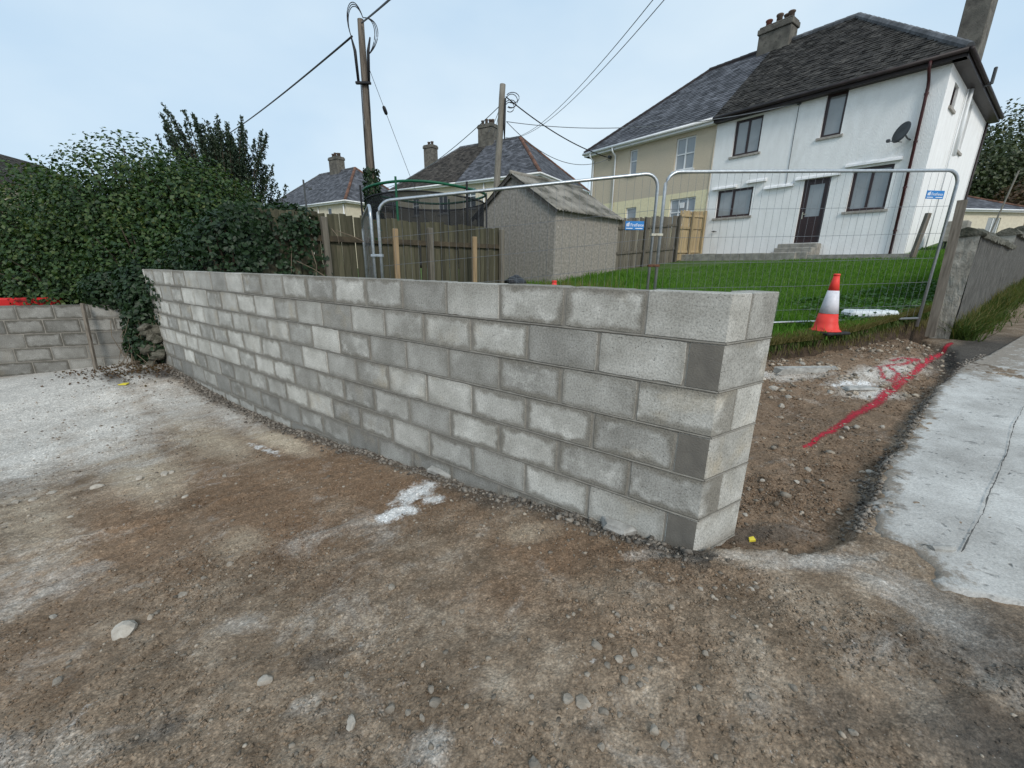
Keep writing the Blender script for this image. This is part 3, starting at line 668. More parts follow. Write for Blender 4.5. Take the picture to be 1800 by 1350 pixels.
# ------------------------------------------------------------------ lawn (raised turf behind the wall)
def ledge(n):
    P = np.array(LEDGE); L = np.concatenate([[0], np.cumsum(np.hypot(*np.diff(P, axis=0).T))])
    t = np.linspace(0, L[-1], n); return np.stack([np.interp(t, L, P[:, 0]), np.interp(t, L, P[:, 1])], 1), t / L[-1]
def make_lawn():
    n = 420; e, tt = ledge(n)
    w = np.minimum(1, np.minimum(tt, 1 - tt) * 20)
    e[:, 0] += 0.05 * fbm(e[:, 0], e[:, 1], 3, 4) * w; e[:, 1] += 0.06 * fbm(e[:, 0] + 5, e[:, 1], 3, 4) * w
    dx = -1.1 * (1 - tt) ** 1.0 + 0.794 * tt ** 1.5; dy = 1.0 * (1 - tt) + 0.608 * tt
    b = np.concatenate([[0, 0.015, 0.05], np.linspace(0.12, 14, 60), np.linspace(17, 90, 16)])
    X = e[:, 0:1] + dx[:, None] * b; Y = e[:, 1:2] + dy[:, None] * b
    Z = lawn_z(X, Y) + 0.03 * fbm(X, Y, 0.8, 4) * np.minimum(1, b) - 0.03 * np.exp(-b / 0.06)
    nb = len(b); V = np.stack([X.ravel(), Y.ravel(), Z.ravel()], 1)
    i0 = (np.arange(n - 1)[:, None] * nb + np.arange(nb - 1)[None, :]).ravel()
    F = np.stack([i0, i0 + nb, i0 + nb + 1, i0 + 1], 1)
    o = np_mesh('lawn', V, F[:, ::-1], 'lawn_base', smooth=True)
    tag(o, 'green lawn sloping up to the white house', 'lawn', kind='structure')
    # cut face of the turf
    rows = 9; bank = []
    for r in range(rows):
        k = r / (rows - 1)
        zt = Z[:, 0] + 0.003; zb = ground_z(e[:, 0], e[:, 1]) - 0.05
        off = -0.10 * k ** 2 + 0.04 * fbm(e[:, 0] * 3 + r * .7, e[:, 1] * 3 + r * 1.3, 3, 3)
        bank.append(np.stack([e[:, 0] - off * 0 + dx * off, e[:, 1] + dy * off, zt * (1 - k) + zb * k], 1))
    B = np.array(bank); V = B.reshape(-1, 3)
    i0 = (np.arange(rows - 1)[:, None] * n + np.arange(n - 1)[None, :]).ravel()
    F = np.stack([i0, i0 + n, i0 + n + 1, i0 + 1], 1)
    s = np_mesh('turf_bank', V, F, 'turf_soil', o, smooth=True)
    s['label'] = 'dark soil and roots in the cut edge of the lawn'
    return o, e, Z[:, 0], dx, dy
lawn, LE, LEZ, LDX, LDY = make_lawn()

def blades(name, P, h, w, mat, lean=0.35, rng=RNG, parent=None, segs=2):
    n = len(P); h = np.broadcast_to(h, n) * rng.uniform(0.6, 1.35, n); w = np.broadcast_to(w, n)
    a = rng.uniform(0, 2 * np.pi, n); l = rng.normal(0, lean, n) * h; d = rng.uniform(0, 2 * np.pi, n)
    sx, sy = np.cos(a) * w / 2, np.sin(a) * w / 2; lx, ly = np.cos(d) * l, np.sin(d) * l
    V = np.zeros((n, 5, 3)); z0 = P[:, 2] - 0.01
    V[:, 0] = np.stack([P[:, 0] - sx, P[:, 1] - sy, z0], 1); V[:, 1] = np.stack([P[:, 0] + sx, P[:, 1] + sy, z0], 1)
    mz = z0 + h * 0.6
    V[:, 2] = np.stack([P[:, 0] + sx * .8 + lx * .35, P[:, 1] + sy * .8 + ly * .35, mz], 1); V[:, 3] = np.stack([P[:, 0] - sx * .8 + lx * .35, P[:, 1] - sy * .8 + ly * .35, mz], 1)
    V[:, 4] = np.stack([P[:, 0] + lx, P[:, 1] + ly, z0 + h], 1)
    k = np.arange(n)[:, None] * 5
    F = np.concatenate([k + np.array([[0, 1, 2]]), k + np.array([[0, 2, 3]]), k + np.array([[3, 2, 4]])])
    return np_mesh(name, V.reshape(-1, 3), F, mat, parent)
def scatter_lawn(n, bmin, bmax, tmin, tmax, power=1.6):
    tt = RNG.uniform(tmin, tmax, n); b = bmin + (bmax - bmin) * RNG.random(n) ** power
    i = np.clip((tt * (len(LE) - 1)), 0, len(LE) - 1.001); j = i.astype(int); f = i - j
    ex = LE[j, 0] * (1 - f) + LE[j + 1, 0] * f; ey = LE[j, 1] * (1 - f) + LE[j + 1, 1] * f
    dx = LDX[j] * (1 - f) + LDX[j + 1] * f; dy = LDY[j] * (1 - f) + LDY[j + 1] * f
    x = ex + dx * b; y = ey + dy * b; z = lawn_z(x, y) + 0.03 * fbm(x, y, 0.8, 4) * np.minimum(1, b)
    return np.stack([x, y, z], 1), b
P, b_ = scatter_lawn(150000, 0.0, 13.5, 0.42, 1.0, 1.5)
dens = fbm(P[:, 0], P[:, 1], 1.6, 3); P = P[dens > -0.45]
g = blades('grass', P, 0.075 + 0.035 * np.clip(fbm(P[:, 0], P[:, 1], 0.9, 3), -0.6, 1), 0.011, 'grass_blade')
tag(g, 'short bright green grass covering the lawn', 'grass', kind='stuff')
P, b_ = scatter_lawn(14000, 0.1, 12, 0.42, 1.0, 1.4); P = P[fbm(P[:, 0], P[:, 1], 1.1, 3) > 0.12]
g = blades('pale_grass', P, 0.075, 0.010, 'grass_pale'); tag(g, 'paler yellowish patches of grass in the lawn', 'grass', kind='stuff')
P, b_ = scatter_lawn(24000, -0.05, 0.30, 0.45, 1.0, 1.3)
g = blades('dry_grass', P, 0.085, 0.008, 'grass_dry', 0.7); tag(g, 'yellowed grass fringe hanging along the cut turf edge', 'grass', kind='stuff')
P, b_ = scatter_lawn(5200, -0.03, 0.05, 0.45, 1.0, 1.0); P[:, 2] -= 0.01
tag(blades('overhanging_grass', P, -0.085, 0.010, 'verge_blade', 0.55), 'ragged grass lapping over the cut turf edge', 'grass', kind='stuff')
# roots and grass hanging over the cut
P, b_ = scatter_lawn(2600, -0.05, 0.0, 0.45, 1.0, 1.0); P[:, 2] -= RNG.uniform(0.02, 0.22, len(P))
tag(blades('hanging_roots', P, -0.10, 0.006, 'grass_dry', 0.4), 'fine pale roots hanging from the cut turf', 'roots', kind='stuff')

def leaves(name, P, N, size, mat, parent=None, rng=RNG, droop=0.3, aspect=0.8):
    """one folded four-vertex leaf per point, facing roughly along N"""
    n = len(P); size = np.broadcast_to(size, n) * rng.uniform(0.65, 1.3, n)
    N = N + rng.normal(0, 0.55, (n, 3)); N /= np.linalg.norm(N, axis=1)[:, None] + 1e-9
    D = rng.normal(0, 1, (n, 3)); D[:, 2] -= droop * 2; D -= (D * N).sum(1)[:, None] * N; D /= np.linalg.norm(D, axis=1)[:, None] + 1e-9
    S = np.cross(N, D)
    hl = (size / 2)[:, None]; hw = hl * aspect
    V = np.zeros((n, 4, 3)); V[:, 0] = P - D * hl; V[:, 1] = P + S * hw + N * hl * 0.3 - D * hl * 0.15; V[:, 2] = P + D * hl; V[:, 3] = P - S * hw + N * hl * 0.3 - D * hl * 0.15
    k = np.arange(n)[:, None] * 4
    F = np.concatenate([k + np.array([[0, 1, 2]]), k + np.array([[0, 2, 3]])])
    return np_mesh(name, V.reshape(-1, 3), F, mat, parent)
# broad-leaved weeds near the turf edge
def weeds():
    cs, _ = scatter_lawn(260, 0.25, 3.2, 0.80, 1.0, 1.0); P = []; N = []
    for c in cs:
        for i in range(random.randint(8, 16)):
            P.append(c + np.array([random.gauss(0, .07), random.gauss(0, .07), random.uniform(0.03, 0.11)])); N.append((random.gauss(0, .4), random.gauss(0, .4), 1))
    o = leaves('weeds', np.array(P), np.array(N), 0.055, 'weed_leaf'); tag(o, 'low leafy weeds growing through the lawn', 'weeds', kind='stuff')
weeds()

# ------------------------------------------------------------------ new block wall
bw = empty('block_wall', (W0.x, W0.y, 0), WA)
tag(bw, 'long new grey concrete block wall with an angled end', 'wall')
def local2(v):      # world offset from W0 -> wall-local x,y
    return (v.dot(WD), v.dot(WN))
_full = None
def block_mesh(w, th=0.14, h=0.215, seed=0):
    """concrete block with slightly ragged, chipped arrises"""
    rg = random.Random(seed); pts = []; a, b = w / 2, h / 2
    per = [(-a, -b, 1, 0, w), (a, -b, 0, 1, h), (a, b, -1, 0, w), (-a, b, 0, -1, h)]
    for x, z, dx, dz, ln in per:
        n = max(3, int(ln / 0.035)); nxn, nzn = -dz, dx          # inward normal
        chip = rg.random() < 0.35; cpos = rg.uniform(0.1, 0.9)
        for i in range(n):
            t = i / n; ins = abs(rg.gauss(0, 0.0011)) + (0.005 if i == 0 else 0)
            if chip and abs(t - cpos) < 0.06: ins += rg.uniform(0.003, 0.007)
            px, pz = x + dx * ln * t + nxn * ins, z + dz * ln * t + nzn * ins
            if i == 0:
                px += dx * 0.003; pz += dz * 0.003
            pts.append((px, pz))
    n = len(pts); m = MB(); V = []
    for (px, pz) in pts: V.append((px * (1 - 0.0035 / a), rg.uniform(-.0004, .0004), pz * (1 - 0.0035 / b)))
    for (px, pz) in pts: V.append((px, 0.0045, pz))
    for (px, pz) in pts: V.append((px, th, pz))
    F = [tuple(range(n)), tuple(reversed(range(2 * n, 3 * n)))]
    for r in range(2): F += [(r * n + i, (r + 1) * n + i, (r + 1) * n + (i + 1) % n, r * n + (i + 1) % n) for i in range(n)]
    return m.add(V, F)
SHARED = {}
def add_block(parent, x0, x1, zc, mat, h=0.215, jit=0.0009, name='block'):
    w = round(x1 - x0, 3); sd = random.randint(0, 7); key = (w, h, mat.name, sd)
    if key not in SHARED:
        o = block_mesh(w, h=h, seed=sd).build(name, mat, parent); SHARED[key] = o.data
    else:
        o = bpy.data.objects.new(name, SHARED[key]); COL.objects.link(o); o.parent = parent
    o.location = ((x0 + x1) / 2, random.gauss(0, jit), zc + random.gauss(0, 0.001))
    o.rotation_euler = (random.gauss(0, 0.003), random.gauss(0, 0.0022), random.gauss(0, 0.003))
    return o
s1 = 0.14 / RE.dot(WN)
for k in range(8):
    zc = WTOP - 0.1075 - 0.225 * k
    if k % 2 == 0:
        x_end = -0.375
        # cut stretcher whose end follows the return
        A_, B_, C_, D_ = (-0.365, 0), (0, 0), local2(RE * s1), (-0.365, 0.14)
        o = MB().prism([A_, B_, C_, D_], -0.1075, 0.1075).build('block', BLOCK, bw)
        c = (-0.18, 0); o.data.transform(Matrix.Translation((-c[0], 0, 0))); o.location = (c[0], 0, zc)
        q = [local2(RE * t + RN * u) for t, u in ((s1 + 0.011, 0), (0.385, 0), (0.385, 0.14), (s1 + 0.011 + 0.05, 0.14))]
    else:
        x_end = -0.160
        q = [(-0.15, 0.0), (0, 0)] + [local2(RE * t + RN * u) for t, u in ((0.385, 0), (0.385, 0.14))] + [(-0.15, 0.14)]
    cx = sum(p[0] for p in q) / len(q); cy = 0.12
    mb = MB().prism([(p[0] - cx, p[1] - cy) for p in q], -0.1075, 0.1075)
    o = mb.build('block', [BLOCK_END, MATS['mortar_smear']], bw); o.location = (cx, cy, zc)
    if k % 2: o.data.polygons[2].material_index = 1
    x = x_end; left = -WLEN
    while x > left + 0.06:
        x0 = max(x - 0.436, left)
        add_block(bw, x0, x, zc, BLOCK_DAMP if (k >= 6 or (k == 5 and random.random() < .5) or (k == 4 and x > -3 and random.random() < .25)) else BLOCK); x = x0 - 0.014
bv = [v for v in bw.children]
for o in bv:
    if len(o.data.vertices) < 20:
        bm = bmesh.new(); bm.from_mesh(o.data); bmesh.ops.bevel(bm, geom=bm.edges[:], offset=0.004, segments=1, affect='EDGES'); bm.to_mesh(o.data); bm.free()
mb = MB()
mb.prism([(-WLEN + 0.01, 0.0042), (-0.014, 0.0042), (-0.008, 0.010), (-0.05, 0.13), (-WLEN + 0.01, 0.135)], -0.55, WTOP - 0.004)
mb.build('mortar', 'mortar', bw)
q = [local2(RE * t + RN * u) for t, u in ((0.006, 0.0045), (0.378, 0.0045), (0.378, 0.135), (0.006, 0.12))]
mb = MB().prism(q, -0.54, WTOP - 0.006); mb.build('mortar', 'mortar', bw)
# tooled bed joints: slim rounded ribs, slightly smeared
for k in range(1, 8):
    zz = WTOP - 0.225 * k + 0.005
    pts = [(-WLEN + 0.02 + i * 0.12, -0.0002 + random.gauss(0, 0.0006), zz + random.gauss(0, 0.0009)) for i in range(int((WLEN - 0.03) / 0.12))] + [(-0.002, 0.0, zz)]
    mb = MB().tube(pts, 0.0046, 6)
    r = [local2(RE * t) for t in (0.0, 0.13, 0.26, 0.383)]
    mb.tube([(p[0], p[1] + 0.0003, zz + random.gauss(0, 0.0006)) for p in r], 0.0046, 6)
    mb.build('bed_joint', 'mortar', bw)

# old low block wall on the far side of the yard
LA = at(-60, 538.5, 6.25); LB = at(222, 535.5, 6.95)
lwd = Vector((LB.x - LA.x, LB.y - LA.y, 0)); lw_len = lwd.length; lwd.normalize(); lwa = math.atan2(lwd.y, lwd.x)
LTOP = 0.82
lw = empty('block_wall', (LB.x, LB.y, 0), lwa)
tag(lw, 'low dull grey block wall below the ivy hedge', 'wall')
for k in range(6):
    x = 0.9 - (0.225 if k % 2 else 0.05); zc = LTOP - 0.1075 - 0.225 * k
    while x > -lw_len - 2.5:
        add_block(lw, x - 0.44, x, zc, BLOCK_OLD); x -= 0.45
MB().box((-lw_len - 2.9, 0.005, -0.9), (0.80, 0.135, LTOP - 0.004)).build('mortar', 'mortar', lw)
# grey stake standing against it
sa = at(152, 536, 6.66); sb_ = at(170, 636, 6.72)
st = MB().obox((sa.x, sa.y - 0.06, 0.86), (sb_.x, sb_.y - 0.05, -0.32), 0.045, 0.035, up=(0, 1, 0)).build('stake', 'post_weathered')
tag(st, 'slim grey timber stake standing against the low block wall', 'stake')

# stub of an older stone wall at the corner
def rock(name, c, r, mat, parent=None, seed=0, sub=2, flat=0.75, rough=0.28):
    bm = bmesh.new(); bmesh.ops.create_icosphere(bm, subdivisions=sub, radius=1.0)
    rg = random.Random(seed); a = [rg.uniform(0.75, 1.25) for _ in range(3)]; ph = [rg.uniform(0, 9) for _ in range(3)]
    pl = [(Vector((rg.gauss(0, 1), rg.gauss(0, 1), rg.gauss(0, .7))).normalized(), rg.uniform(0.55, 0.85)) for _ in range(9)]
    for v in bm.verts:
        p = v.co.copy()
        for nrm, dd in pl:
            ex = p.dot(nrm) - dd
            if ex > 0: p -= nrm * ex
        p *= 1 + rough * 0.22 * math.sin(7 * p.x + ph[0]) * math.sin(6 * p.y + ph[1])
        v.co = Vector((p.x * a[0] * r, p.y * a[1] * r, p.z * a[2] * r * flat))
    me = bpy.data.meshes.new(name); bm.to_mesh(me); bm.free(); me.materials.append(MATS[mat])
    o = bpy.data.objects.new(name, me); COL.objects.link(o); o.location = c
    o.rotation_euler = (0, 0, rg.uniform(0, 6.28))
    if parent: o.parent = parent
    return o
stub = empty('stone_pier', (W0 + WD * -8.35 + WN * -0.16)[:2] + (-0.15,))
tag(stub, 'crumbling old stone pier half buried in ivy beside the new wall', 'stone pier')
for i in range(13):
    o = rock('stone', (random.uniform(-.10, .08), random.uniform(-.02, .14), 0.04 + i * 0.05), random.uniform(0.07, 0.12), 'coping_moss', stub, seed=100 + i)

# ------------------------------------------------------------------ loose stones and gravel
def stone_at(px, py, wpx, mat, seed, label, group):
    p = gpt(px, py); d = (p - Vector((0, 0, CAMZ))).dot(VF); r = wpx * d / FPX / 2
    o = rock('stone', (p.x, p.y, gz(p.x, p.y) + r * 0.18), r, mat, None, seed, 2, 0.7)
    tag(o, label, 'stone', group); return o
big = [(220, 1110, 42, 'stone_pale', 'large pale flat stone on the bare earth of the yard, biggest in the yard'),
       (466, 1199, 28, 'stone_pale', 'pale pointed stone lying alone near a dark oily stain'),
       (618, 1273, 26, 'stone_pale', 'square white stone lying alone on brown gravelly earth')]
for i, (x, y, w, m, lab) in enumerate(big): tag(stone_at(x, y, w, m, 40 + i, lab, None), lab, 'stone')
LAB1 = 'small grey-brown stone lying on the gravelly yard earth'; G1 = 'grey-brown stones scattered over the yard'
mids = [(265, 1085, 16), (275, 1078, 13), (320, 1047, 17), (360, 1020, 12), (405, 994, 15), (766, 1240, 22), (757, 1217, 18), (686, 1247, 18), (718, 1252, 14), (742, 1265, 16), (1000, 1235, 22), (1026, 1237, 28), (1060, 1250, 18), (1090, 1254, 14),
        (1088, 1162, 16), (1114, 1155, 18), (1098, 1197, 15), (1048, 1139, 18), (1085, 1088, 13), (1135, 1195, 13), (1110, 1178, 14), (1150, 1285, 26), (1170, 1308, 16), (1057, 1312, 16), (1032, 1190, 14), (1160, 1165, 12), (1125, 1205, 14), (780, 1098, 11), (688, 1037, 13),
        (812, 1078, 12), (1240, 1150, 14), (1395, 1210, 12), (1322, 1232, 18), (1450, 1105, 11), (1180, 1070, 12), (935, 1225, 12), (610, 1188, 12), (548, 1195, 11), (560, 1237, 14), (100, 1200, 20), (1330, 1030, 11), (940, 1345, 24), (1500, 1290, 16), (1230, 1215, 13),
        (1290, 1085, 10), (700, 1130, 10), (860, 1160, 11), (930, 1130, 10), (1068, 1172, 12), (1142, 1180, 11), (1075, 1120, 11), (1160, 1135, 11)]
for i, (x, y, w) in enumerate(mids): stone_at(x, y, w, 'stone', 200 + i, LAB1, G1)
LAB2 = 'small whitish stone chip lying on the yard earth'; G2 = 'whitish stone chips scattered over the yard'
pale = [(90, 868, 14), (60, 880, 13), (28, 885, 11), (170, 857, 17), (247, 843, 14), (290, 835, 16), (300, 831, 11), (395, 837, 9), (325, 872, 10), (275, 883, 10), (124, 910, 10), (93, 1083, 13), (1310, 905, 11), (1322, 1035, 9), (1540, 985, 12), (1232, 1035, 11), (1445, 845, 9), (1410, 640, 12), (1600, 645, 12), (1488, 755, 13), (1505, 755, 12), (1550, 755, 10), (1530, 830, 12), (1340, 848, 10), (1420, 826, 12), (1400, 850, 11), (1373, 715, 13), (1385, 700, 11), (1460, 690, 12), (1360, 685, 16), (1440, 625, 10), (1395, 625, 11), (1415, 628, 12), (1340, 670, 12)]
for i, (x, y, w) in enumerate(pale): stone_at(x, y, w, 'stone_pale', 300 + i, LAB2, G2)
# broken block pieces at the wall foot
def chunk(px, py, sx, sy, sz, rz, lab, tilt=0.1):
    p = gpt(px, py); mb = MB().cbox((-sx / 2, -sy / 2, -sz / 2), (sx / 2, sy / 2, sz / 2), 0.012)
    vs = []
    for v in mb.v: vs.append((v[0] * (1 + 0.25 * math.sin(9 * v[1] * 8)) + random.gauss(0, sx * .035), v[1] + random.gauss(0, sy * .05) + 0.3 * v[0] * v[0] / max(sx, .01), v[2] + random.gauss(0, sz * .08)))
    mb.v = vs; o = mb.build('broken_block', 'concrete_chip'); o.location = (p.x, p.y, gz(p.x, p.y) + sz * 0.25); o.rotation_euler = (tilt, tilt * .5, rz)
    tag(o, lab, 'broken block')
chunk(776, 836, 0.22, 0.10, 0.05, WA + 0.15, 'thin pale sliver of broken block leaning at the wall foot')
chunk(1082, 934, 0.16, 0.08, 0.07, WA, 'stubby broken block piece half buried at the foot of the wall')
chunk(1425, 655, 0.72, 0.10, 0.09, 0.12, 'long pale concrete edge showing in the excavated rubble', 0.02)
chunk(1515, 684, 0.36, 0.12, 0.04, 0.1, 'pale concrete lump under the red spray line', 0.03)
chunk(1655, 972, 0.13, 0.035, 0.03, -0.1, 'narrow grey concrete sliver lying on the pale road', 0.02)
for (x, y, lab) in [(218, 676, 'yellow scrap of plastic on dusty ground near the ivy corner'), (1322, 945, 'yellow plastic scrap beside the angled wall end')]:
    p = gpt(x, y); d = (p - Vector((0, 0, CAMZ))).dot(VF); r = (14 if x < 500 else 11) * d / FPX / 2
    mb = MB().add([(-r, -r * .6, 0), (r, -r * .5, 0.004), (r * .8, r * .7, 0.012), (-r * .7, r * .6, 0.006), (-r, -r * .6, -.01), (r, -r * .5, -.008), (r * .8, r * .7, 0), (-r * .7, r * .6, -.006)], [(0, 1, 2, 3), (7, 6, 5, 4), (0, 4, 5, 1), (1, 5, 6, 2), (2, 6, 7, 3), (3, 7, 4, 0)])
    o = mb.build('plastic_scrap', 'yellow_plastic'); o.location = (p.x, p.y, gz(p.x, p.y) + 0.012); tag(o, lab, 'litter')

def soil_attrs(o, P, nv):
    ix = np.clip(np.searchsorted(GX, P[:, 0]), 0, nx - 1); iy = np.clip(np.searchsorted(GY, P[:, 1]), 0, ny - 1); k = iy * nx + ix
    for nm, arr in [('dust', dust), ('brown', brown), ('tan', tan), ('chalk', chalk), ('dark', dark), ('trench', trm)]:
        A = o.data.attributes.new(nm, 'FLOAT', 'POINT'); A.data.foreach_set('value', np.repeat(arr[k], nv).astype(np.float32))
def gravel(name, P, R, mat, label, rng=RNG, crumbs=False):
    bm = bmesh.new(); bmesh.ops.create_icosphere(bm, subdivisions=1, radius=1.0); bv = np.array([v.co[:] for v in bm.verts]); bf = np.array([[v.index for v in f.verts] for f in bm.faces]); bm.free()
    if crumbs: bv = np.array([(1, 0, 0), (-1, 0, 0), (0, 1, 0), (0, -1, 0), (0, 0, 1), (0, 0, -1)], float); bf = np.array([(0, 2, 4), (2, 1, 4), (1, 3, 4), (3, 0, 4), (2, 0, 5), (1, 2, 5), (3, 1, 5), (0, 3, 5)])
    n = len(P); nv = len(bv)
    J = bv[None] * rng.uniform(0.65, 1.3, (n, nv, 1)) * rng.uniform(0.6, 1.25, (n, 1, 3)); J[..., 2] *= 0.75
    a = rng.uniform(0, 6.283, n); c, s = np.cos(a)[:, None], np.sin(a)[:, None]
    X = J[..., 0] * c - J[..., 1] * s; Y = J[..., 0] * s + J[..., 1] * c
    V = np.stack([X, Y, J[..., 2]], 2) * R[:, None, None] + P[:, None, :]
    F = (np.arange(n)[:, None, None] * nv + bf[None]).reshape(-1, 3)
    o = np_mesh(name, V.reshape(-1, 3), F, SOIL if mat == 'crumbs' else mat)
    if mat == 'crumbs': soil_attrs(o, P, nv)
    return tag(o, label, 'gravel', kind='stuff')
def scatter_yard(n, x0, x1, y0, y1, rmin, rmax, poly=None, pw=3.0):
    x = RNG.uniform(x0, x1, n); y = RNG.uniform(y0, y1, n)
    ok = ((x - W0.x) * WN.x + (y - W0.y) * WN.y < -0.01) | (polydist(x, y, TRENCH) > 0)
    ok &= polydist(x, y, SLABPOLY + [(30, -8), (50, 30)]) < 0
    if poly is not None: ok &= polydist(x, y, poly) > 0
    cl = fbm(x, y, 2.2, 4); ok &= RNG.random(n) < np.clip(0.45 + cl * 1.3, 0.08, 1)
    x, y = x[ok], y[ok]; r = rmin + (rmax - rmin) * RNG.random(len(x)) ** pw
    return np.stack([x, y, ground_z(x, y) + r * 0.15], 1), r
P, R_ = scatter_yard(110000, -2.9, 2.6, 0.4, 2.7, 0.0020, 0.0105, None, 4.0); gravel('soil_crumbs', P, R_, 'crumbs', 'crumbly grit and small clods covering the near yard', crumbs=True)
P, R_ = scatter_yard(9000, -2.6, 2.6, 0.45, 2.4, 0.0022, 0.012, None, 6.0); gravel('fine_gravel', P, R_, 'gravel', 'loose grit and fine gravel strewn over the near yard')
P, R_ = scatter_yard(26000, -6.5, 2.0, 2.2, 6.5, 0.003, 0.012, None, 4.0); gravel('far_crumbs', P, R_, 'crumbs', 'small clods over the far part of the yard', crumbs=True)
P, R_ = scatter_yard(9000, -6.5, 3.0, 1.6, 6.5, 0.004, 0.016, None, 4.0); gravel('scattered_gravel', P, R_, 'gravel', 'loose pebbles scattered over the far part of the yard')
P, R_ = scatter_yard(60000, 0.9, 6.5, 1.75, 6.2, 0.004, 0.016, TRENCH, 3.0); gravel('trench_clods', P, R_, 'crumbs', 'crumbled brown clods in the excavated strip', crumbs=True)
P, R_ = scatter_yard(3600, 2.0, 6.4, 4.0, 6.2, 0.005, 0.036, TRENCH, 5.0); gravel('bank_rubble', P, R_, 'stone_pale_grit', 'pale stony rubble below the cut turf edge')
P, R_ = scatter_yard(4200, 0.9, 6.5, 1.75, 6.2, 0.004, 0.030, TRENCH, 5.0); gravel('rubble', P, R_, 'gravel', 'stony rubble in the excavated strip beside the road')
# dark clods and chips along the foot of the wall and the slab edge
u = RNG.uniform(-WLEN, 0.0, 9000); o_ = -np.abs(RNG.normal(0, 0.085, 9000)) - 0.005
x = W0.x + u * WD.x + o_ * WN.x; y = W0.y + u * WD.y + o_ * WN.y; r = 0.003 + 0.019 * RNG.random(9000) ** 6
gravel('wall_foot_gravel', np.stack([x, y, ground_z(x, y) + r * .3], 1), r, 'gravel_dark', 'dark chips and clods heaped along the foot of the block wall')
sl = np.array(SLABPOLY); k = RNG.integers(1, 8, 5000); f = RNG.random(5000)[:, None]
q = sl[k] * (1 - f) + sl[k + 1] * f; q[:, 0] -= np.abs(RNG.normal(0, .045, 5000)) * 0.8; q[:, 1] += RNG.normal(0, .03, 5000)
r = 0.004 + 0.016 * RNG.random(5000) ** 3
q = q[:2600]; r = r[:2600]
gravel('road_edge_gravel', np.stack([q[:, 0], q[:, 1], ground_z(q[:, 0], q[:, 1]) + r * .3], 1), r, 'asphalt_crumb', 'black crumbled chips along the broken edge of the road', crumbs=True)

# ------------------------------------------------------------------ traffic cones
def make_cone(name, loc, s, label, rz=0):
    t = empty(name, loc, rz); t.scale = (s, s, s); tag(t, label, 'traffic cone', 'traffic cones on the lawn')
    H = 0.75; rr = lambda z: 0.145 - 0.115 * (z / H)
    base = MB(); base.cbox((-0.20, -0.20, 0), (0.20, 0.20, 0.035), 0.012); base.build('base', 'rubber_black', t)
    def band(n, z0, z1, m, dr=0.0):
        pr = [(rr(z0) + dr, z0), (rr((z0 + z1) / 2) + dr, (z0 + z1) / 2), (rr(z1) + dr, z1)]
        if z0 < 0.05: pr = [(0.178, 0.036), (0.172, 0.046), (0.15, 0.06)] + pr[1:]
        return MB().lathe(pr, n=32).build(n, m, t, True)
    band('lower_band', 0.035, 0.26, 'cone_red'); band('reflective_sleeve', 0.2601, 0.55, 'cone_white', 0.002); band('upper_band', 0.5501, 0.75, 'cone_red')
    MB().lathe([(0.036, 0.735), (0.038, 0.745), (0.036, 0.757), (0.026, 0.760)], n=24).build('rim', 'cone_red', t, True)
    return t
make_cone('traffic_cone', (4.13, 5.42, lz(4.13, 5.42) + 0.015), 1.0, 'red and white traffic cone standing in front of the mesh fence at the turf edge', 0.3)
make_cone('traffic_cone', (0.62, 6.35, 0.55), 1.0, 'red and white cone tip showing over the block wall before the shed')

